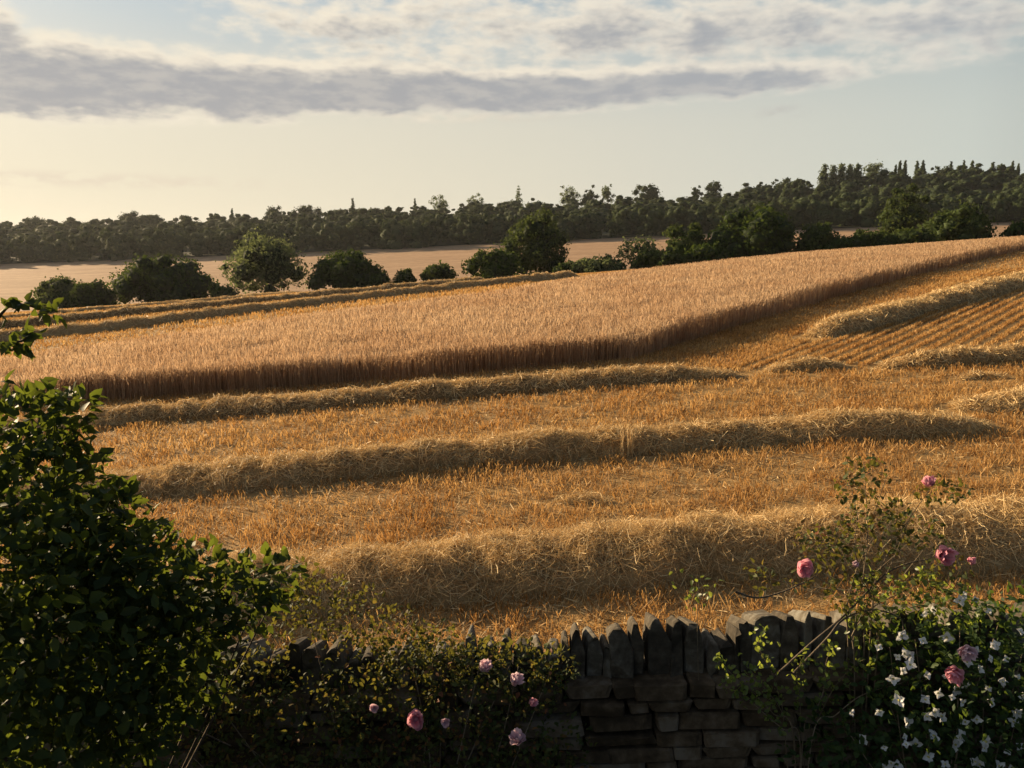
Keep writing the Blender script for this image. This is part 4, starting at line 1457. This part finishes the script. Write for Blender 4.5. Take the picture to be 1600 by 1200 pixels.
for (px, py, Y, s, k, f) in ((650, 1123, 3.25, .95, 'pink_petal', (.1, -1, .35)), (810, 1156, 3.25, .82, 'pale_petal', (-.2, -.3, 1)), (758, 1045, 3.6, .72, 'pale_petal', (.2, -.2, 1)), (802, 1062, 3.55, .78, 'pale_petal', (.9, -.5, .5)), (585, 1106, 3.4, .5, 'pale_petal', None),
                             (697, 1128, 3.3, .5, 'pale_petal', None), (830, 1096, 3.45, .5, 'pink_petal', (.6, -.8, .1))):
    rose(rose_l, g, at(px, py, near_wall(Y) - .12 if px > 200 else Y), s * 1.06, k, f)

# ---- pale young leaves hanging down the front of the wall
g = np.random.default_rng(41)
base = at(1250, 1330, 3.75)
creeper = thing('wall_creeper', (base[0], base[1], garden_z(base[0])), 'thin sprays of bright yellow-green leaves climbing the wall face beneath the arching canes', 'creeper')
root = np.array(creeper.location)
sprays = [[(1240, 1150), (1215, 1100), (1190, 1070), (1168, 1040)], [(1240, 1150), (1180, 1085), (1140, 1050), (1120, 1025)], [(1250, 1160), (1250, 1090), (1245, 1050), (1260, 1020)], [(1260, 1160), (1300, 1080), (1330, 1045), (1350, 1030)], [(1255, 1150), (1285, 1085), (1290, 1040), (1300, 1005)],
          [(1270, 1150), (1340, 1090), (1400, 1070), (1440, 1055)], [(1225, 1130), (1210, 1060), (1185, 1010), (1195, 985)], [(1250, 1160), (1200, 1120), (1160, 1085), (1135, 1075)]]
lines, P_, D_, U_ = [], [], [], []
for sp_ in sprays:
    L = curve_pts([at(px, py, 3.82 + g.uniform(-.06, .04)) for px, py in sp_], 8)
    lines.append(L[::4])
    for q in L[4:]:
        for _ in range(3):
            P_.append(q + g.normal(0, .022, 3))
            D_.append(g.normal(size=3) + np.array([0, -.4, .2]))
            U_.append(g.normal(size=3) * .5 + np.array([0, -.6, .5]))
foliage(creeper, g, np.array(P_), np.array(D_), np.array(U_), .030, .72, 'bright_leaf')
stems(creeper, [np.concatenate([[root], L]) for L in lines], .003, .001)

# ---- climbing rose rising above the wall at the right
g = np.random.default_rng(51)
base = at(1340, 1330, 3.9)
rose_r = thing('climbing_rose', (base[0], base[1], garden_z(base[0])), 'tall open climbing rose with thin canes rising above the wall', 'rose bush')
root = np.array(rose_r.location)
Y = 3.85
tips = [(1350, 722), (1330, 760), (1385, 745), (1300, 805), (1262, 830), (1425, 800), (1452, 765), (1500, 775), (1205, 905), (1258, 892), (1450, 850), (1478, 870), (1400, 790), (1340, 800), (1480, 920)]
hub = [(1335, 985), (1350, 960), (1325, 940), (1360, 930), (1370, 970)]
lines = []
for i, (px, py) in enumerate(tips):
    hx, hy = hub[i % 5]
    lines.append([root, at(hx, hy + 60, Y), at(hx, hy, Y), at((hx + px) / 2 + g.uniform(-14, 14), (hy + py) / 2 + g.uniform(-8, 8), Y + g.uniform(-.06, .1)), at(px, py, Y + g.uniform(-.1, .12))])
stems(rose_r, lines, .0042, .0014)
stems(rose_r, [[at(1205, 1062, 3.8), at(1262, 1010, 3.8), at(1312, 968, 3.82), at(1350, 930, 3.85), at(1385, 896, 3.85), at(1420, 880, 3.85), at(1450, 874, 3.85)],
               [at(1240, 1052, 3.78), at(1290, 1000, 3.8), at(1318, 968, 3.82), at(1362, 953, 3.8), at(1405, 965, 3.78), at(1412, 985, 3.76)],
               [at(1150, 925, 3.9), at(1185, 934, 3.9), at(1230, 922, 3.9), at(1275, 900, 3.9)]], .0065, .003, 'bark', sides=7)
RB = [(1350, 738, Y, 26), (1375, 735, Y, 18), (1325, 765, Y, 20), (1470, 768, Y, 22), (1440, 770, Y, 16), (1500, 768, Y, 14), (1310, 845, Y, 30), (1280, 860, Y, 32), (1262, 830, Y, 16), (1390, 835, Y, 26), (1360, 800, Y, 30), (1430, 830, Y, 26), (1460, 845, Y, 22),
      (1350, 890, Y, 28), (1320, 925, Y, 28), (1480, 890, Y, 30), (1440, 930, Y, 34), (1245, 905, Y, 18), (1195, 905, Y, 20), (1180, 890, Y, 14), (1360, 960, Y, 30), (1400, 800, Y, 20), (1335, 815, Y, 20)]
B = blob_list(RB)
p, d, up = scatter_leaves(g, B, 1350, .4)
foliage(rose_r, g, p, d, up, .032, .62, 'rose_leaf')
B = blob_list([(1430, 930, Y, 40), (1370, 935, Y, 36), (1500, 950, Y, 34), (1350, 985, Y, 30)])
p, d, up = scatter_leaves(g, B, 330, .4)
foliage(rose_r, g, p, d, up, .036, .62, 'bright_leaf')
for (px, py, Yf, s, k, f) in ((1258, 888, 3.72, 1.0, 'pink_petal', (-.3, -1, .2)), (1473, 867, 3.7, 1.12, 'pink_petal', (.1, -1, .3)), (1450, 757, 3.8, .72, 'pink_petal', (0, -.4, 1)), (1508, 1016, 3.35, 1.0, 'pale_petal', (0, -.9, -.2)), (1490, 1049, 3.3, 1.0, 'pink_petal', (-.4, -1, -.3)), (1515, 877, 3.8, .5, 'pink_petal', None), (1335, 882, 3.75, .4, 'pale_petal', None)):
    rose(rose_r, g, at(px, py, Yf if py < 950 else near_wall(Yf) - .14), s, k, f)

# a single upright shoot seen against the straw
g = np.random.default_rng(55)
base = at(1088, 1330, 4.0)
shoot = thing('leafy_shoot', (base[0], base[1], garden_z(base[0])), 'single bright green leafy shoot standing above the jagged coping stones', 'shoot')
L = curve_pts([np.array(shoot.location), at(1092, 1150, 3.96), at(1090, 1000, 3.94), at(1090, 940, 3.94), at(1088, 900, 3.94)], 8)
stems(shoot, [L[::4]], .003, .0012)
P_ = np.concatenate([at(1090, 935, 3.92) + g.normal(0, .030, (22, 3)) * [1, .8, 1.0], at(1085, 908, 3.92) + g.normal(0, .035, (14, 3)) * [1.4, .8, .5]])
foliage(shoot, g, P_, g.normal(size=(36, 3)), g.normal(size=(36, 3)) * .5 + np.array([0, -.3, .8]), .036, .6, 'bright_leaf')

# ---- white clematis at the right
g = np.random.default_rng(61)
base = at(1500, 1400, 3.4)
clem = thing('white_clematis', (base[0], base[1], garden_z(base[0])), 'dark leafy clematis covered in white four-petalled flowers in the lower right corner', 'clematis')
root = np.array(clem.location)
CB = [(1560, 975, 3.7, 46), (1500, 985, 3.7, 50), (1430, 1000, 3.65, 46), (1390, 1010, 3.65, 34), (1600, 1010, 3.6, 70), (1540, 1040, 3.5, 80), (1450, 1070, 3.5, 80), (1390, 1100, 3.45, 60), (1590, 1110, 3.35, 100), (1490, 1140, 3.3, 100), (1400, 1170, 3.3, 90), (1570, 1200, 3.15, 110), (1330, 1150, 3.5, 60), (1310, 1200, 3.4, 70), (1450, 1230, 3.15, 110), (1680, 1050, 3.4, 110), (1700, 1180, 3.2, 130)]
CB = [(a, b, near_wall(c), e) for a, b, c, e in CB]
B = blob_list(CB)
p, d, up = scatter_leaves(g, B, 6000, .6)
foliage(clem, g, p, d, up, .046, .52, 'clematis_leaf')
stems(clem, [[root, (root + B[i, :3]) / 2 + g.normal(0, .06, 3), B[i, :3]] for i in range(0, 15)], .006, .002)
heart = ball_mesh('blossom', .008, 'stamen', .8, .3)
pet = [petal_mesh('petal', .038, .031, (.05, .2, .4)[i], 'white_petal', .93, .0014, 9 + i) for i in range(3)]
seen_at = [(1135, 0, 0)]
named = [(1475, 1115), (1505, 1100), (1525, 1125), (1420, 1128), (1412, 992), (1480, 1000), (1543, 958), (1510, 928), (1525, 942), (1500, 935), (1594, 985), (1530, 1046), (1425, 1040), (1450, 1055), (1418, 1022), (1440, 1000), (1490, 1090), (1510, 1130), (1550, 1100), (1428, 1165), (1415, 1150), (1455, 1180), (1545, 1170), (1590, 1165),
         (1580, 1180), (1535, 1195), (1525, 1188), (1490, 1165), (1460, 1148), (1495, 1080), (1570, 1060), (1595, 1055), (1460, 950), (1445, 960), (1575, 1030), (1555, 1010), (1395, 1062), (1410, 1045), (1375, 1010), (1245, 1145), (1232, 1168), (1330, 1120), (1350, 1160), (1580, 1130), (1440, 1095), (1565, 1195), (1475, 1195), (1400, 1195), (1540, 1075), (1500, 1150), (1598, 1090), (920, 1172), (935, 1178)]
named += [(float(g.uniform(1370, 1600)), float(g.uniform(1010, 1200))) for _ in range(26)]
for (px, py) in named:
    par = clem if px > 1300 else None
    if par is None:
        continue
    best, by = 1e9, 3.4
    for q in CB:
        e = math.hypot(px - q[0], py - q[1]) / q[3]
        if e < best:
            best, by = e, q[2]
    pos = at(px + g.normal(0, 3), py + g.normal(0, 3), by - .24 * max(.2, 1 - best * .6))
    o = link('blossom', heart, None, clem)
    f = unit(np.array((g.normal(0, .35), -1, g.normal(.35, .35))))
    o.rotation_mode = 'QUATERNION'
    o.rotation_quaternion = Vector(f).to_track_quat('Z', 'Y')
    o.location = Vector(pos) - Vector(clem.location)
    s = g.uniform(.45, .95)
    o.scale = (s, s, s)
    a0 = g.uniform(0, 6.28)
    for i in range(4):
        c = link('petal', pet[g.integers(3)], None, o)
        c.rotation_euler = (g.normal(0, .2), g.normal(0, .22), a0 + i * math.pi / 2 + g.normal(0, .14))
        c.location = (0, 0, -.002)

# ---- long grass blades at the foot of the wall
g = np.random.default_rng(71)
base = at(1290, 1330, 3.5)
tuft = thing('grass_tuft', (base[0], base[1], garden_z(base[0])), 'tuft of long dark grass blades at the foot of the wall beside the clematis', 'grass tuft')
mb = MB()
for i in range(46):
    a = g.uniform(0, 6.28)
    h = g.uniform(.35, .75)
    b0 = np.array([g.normal(0, .04), g.normal(0, .04), 0])
    L = curve_pts([b0, b0 + [math.cos(a) * .03, math.sin(a) * .03, h * .6], b0 + [math.cos(a) * .16, math.sin(a) * .16, h]], 5)
    sd = np.array([-math.sin(a), math.cos(a), 0]) * .006
    n = len(L)
    wv = np.linspace(1, .1, n)[:, None]
    V = np.concatenate([L - sd * wv, L + sd * wv])
    T = [(k, k + 1, n + k + 1) for k in range(n - 1)] + [(k, n + k + 1, n + k) for k in range(n - 1)]
    mb.add(V, T)
link('blades', mb.mesh('blades'), M['grass'], tuft)['kind'] = 'stuff'

# ------------------------------------------------------------------ summer haze
gz = ground_z(*[a.ravel() for a in np.meshgrid(np.linspace(-3000, 3000, 200), np.linspace(-60, 4000, 200))])
hb = MB()
x0, x1, y0, y1, z0, z1 = -3050, 3050, -110, 4050, float(gz.min()) - 1.5, float(max(gz.max() + 25, 90))
V = [(x, y, z) for z in (z0, z1) for y in (y0, y1) for x in (x0, x1)]
hb.add(V, quads_to_tris(np.array([(0, 2, 3, 1), (4, 5, 7, 6), (0, 1, 5, 4), (2, 6, 7, 3), (0, 4, 6, 2), (1, 3, 7, 5)])))
hm = bpy.data.materials.new('haze')
hm.use_nodes = True
hm.node_tree.nodes.clear()
hq = NT(hm.node_tree)
pv = hq.n('ShaderNodeVolumePrincipled')
pv.inputs['Color'].default_value = (.90, .93, .97, 1)
pv.inputs['Density'].default_value = .00005
pv.inputs['Anisotropy'].default_value = .35
hq.put(hq.n('ShaderNodeOutputMaterial').inputs['Volume'], pv.outputs[0])
tag(link('haze', hb.mesh('haze'), hm), 'thin warm evening haze over the fields', 'haze', kind='stuff')
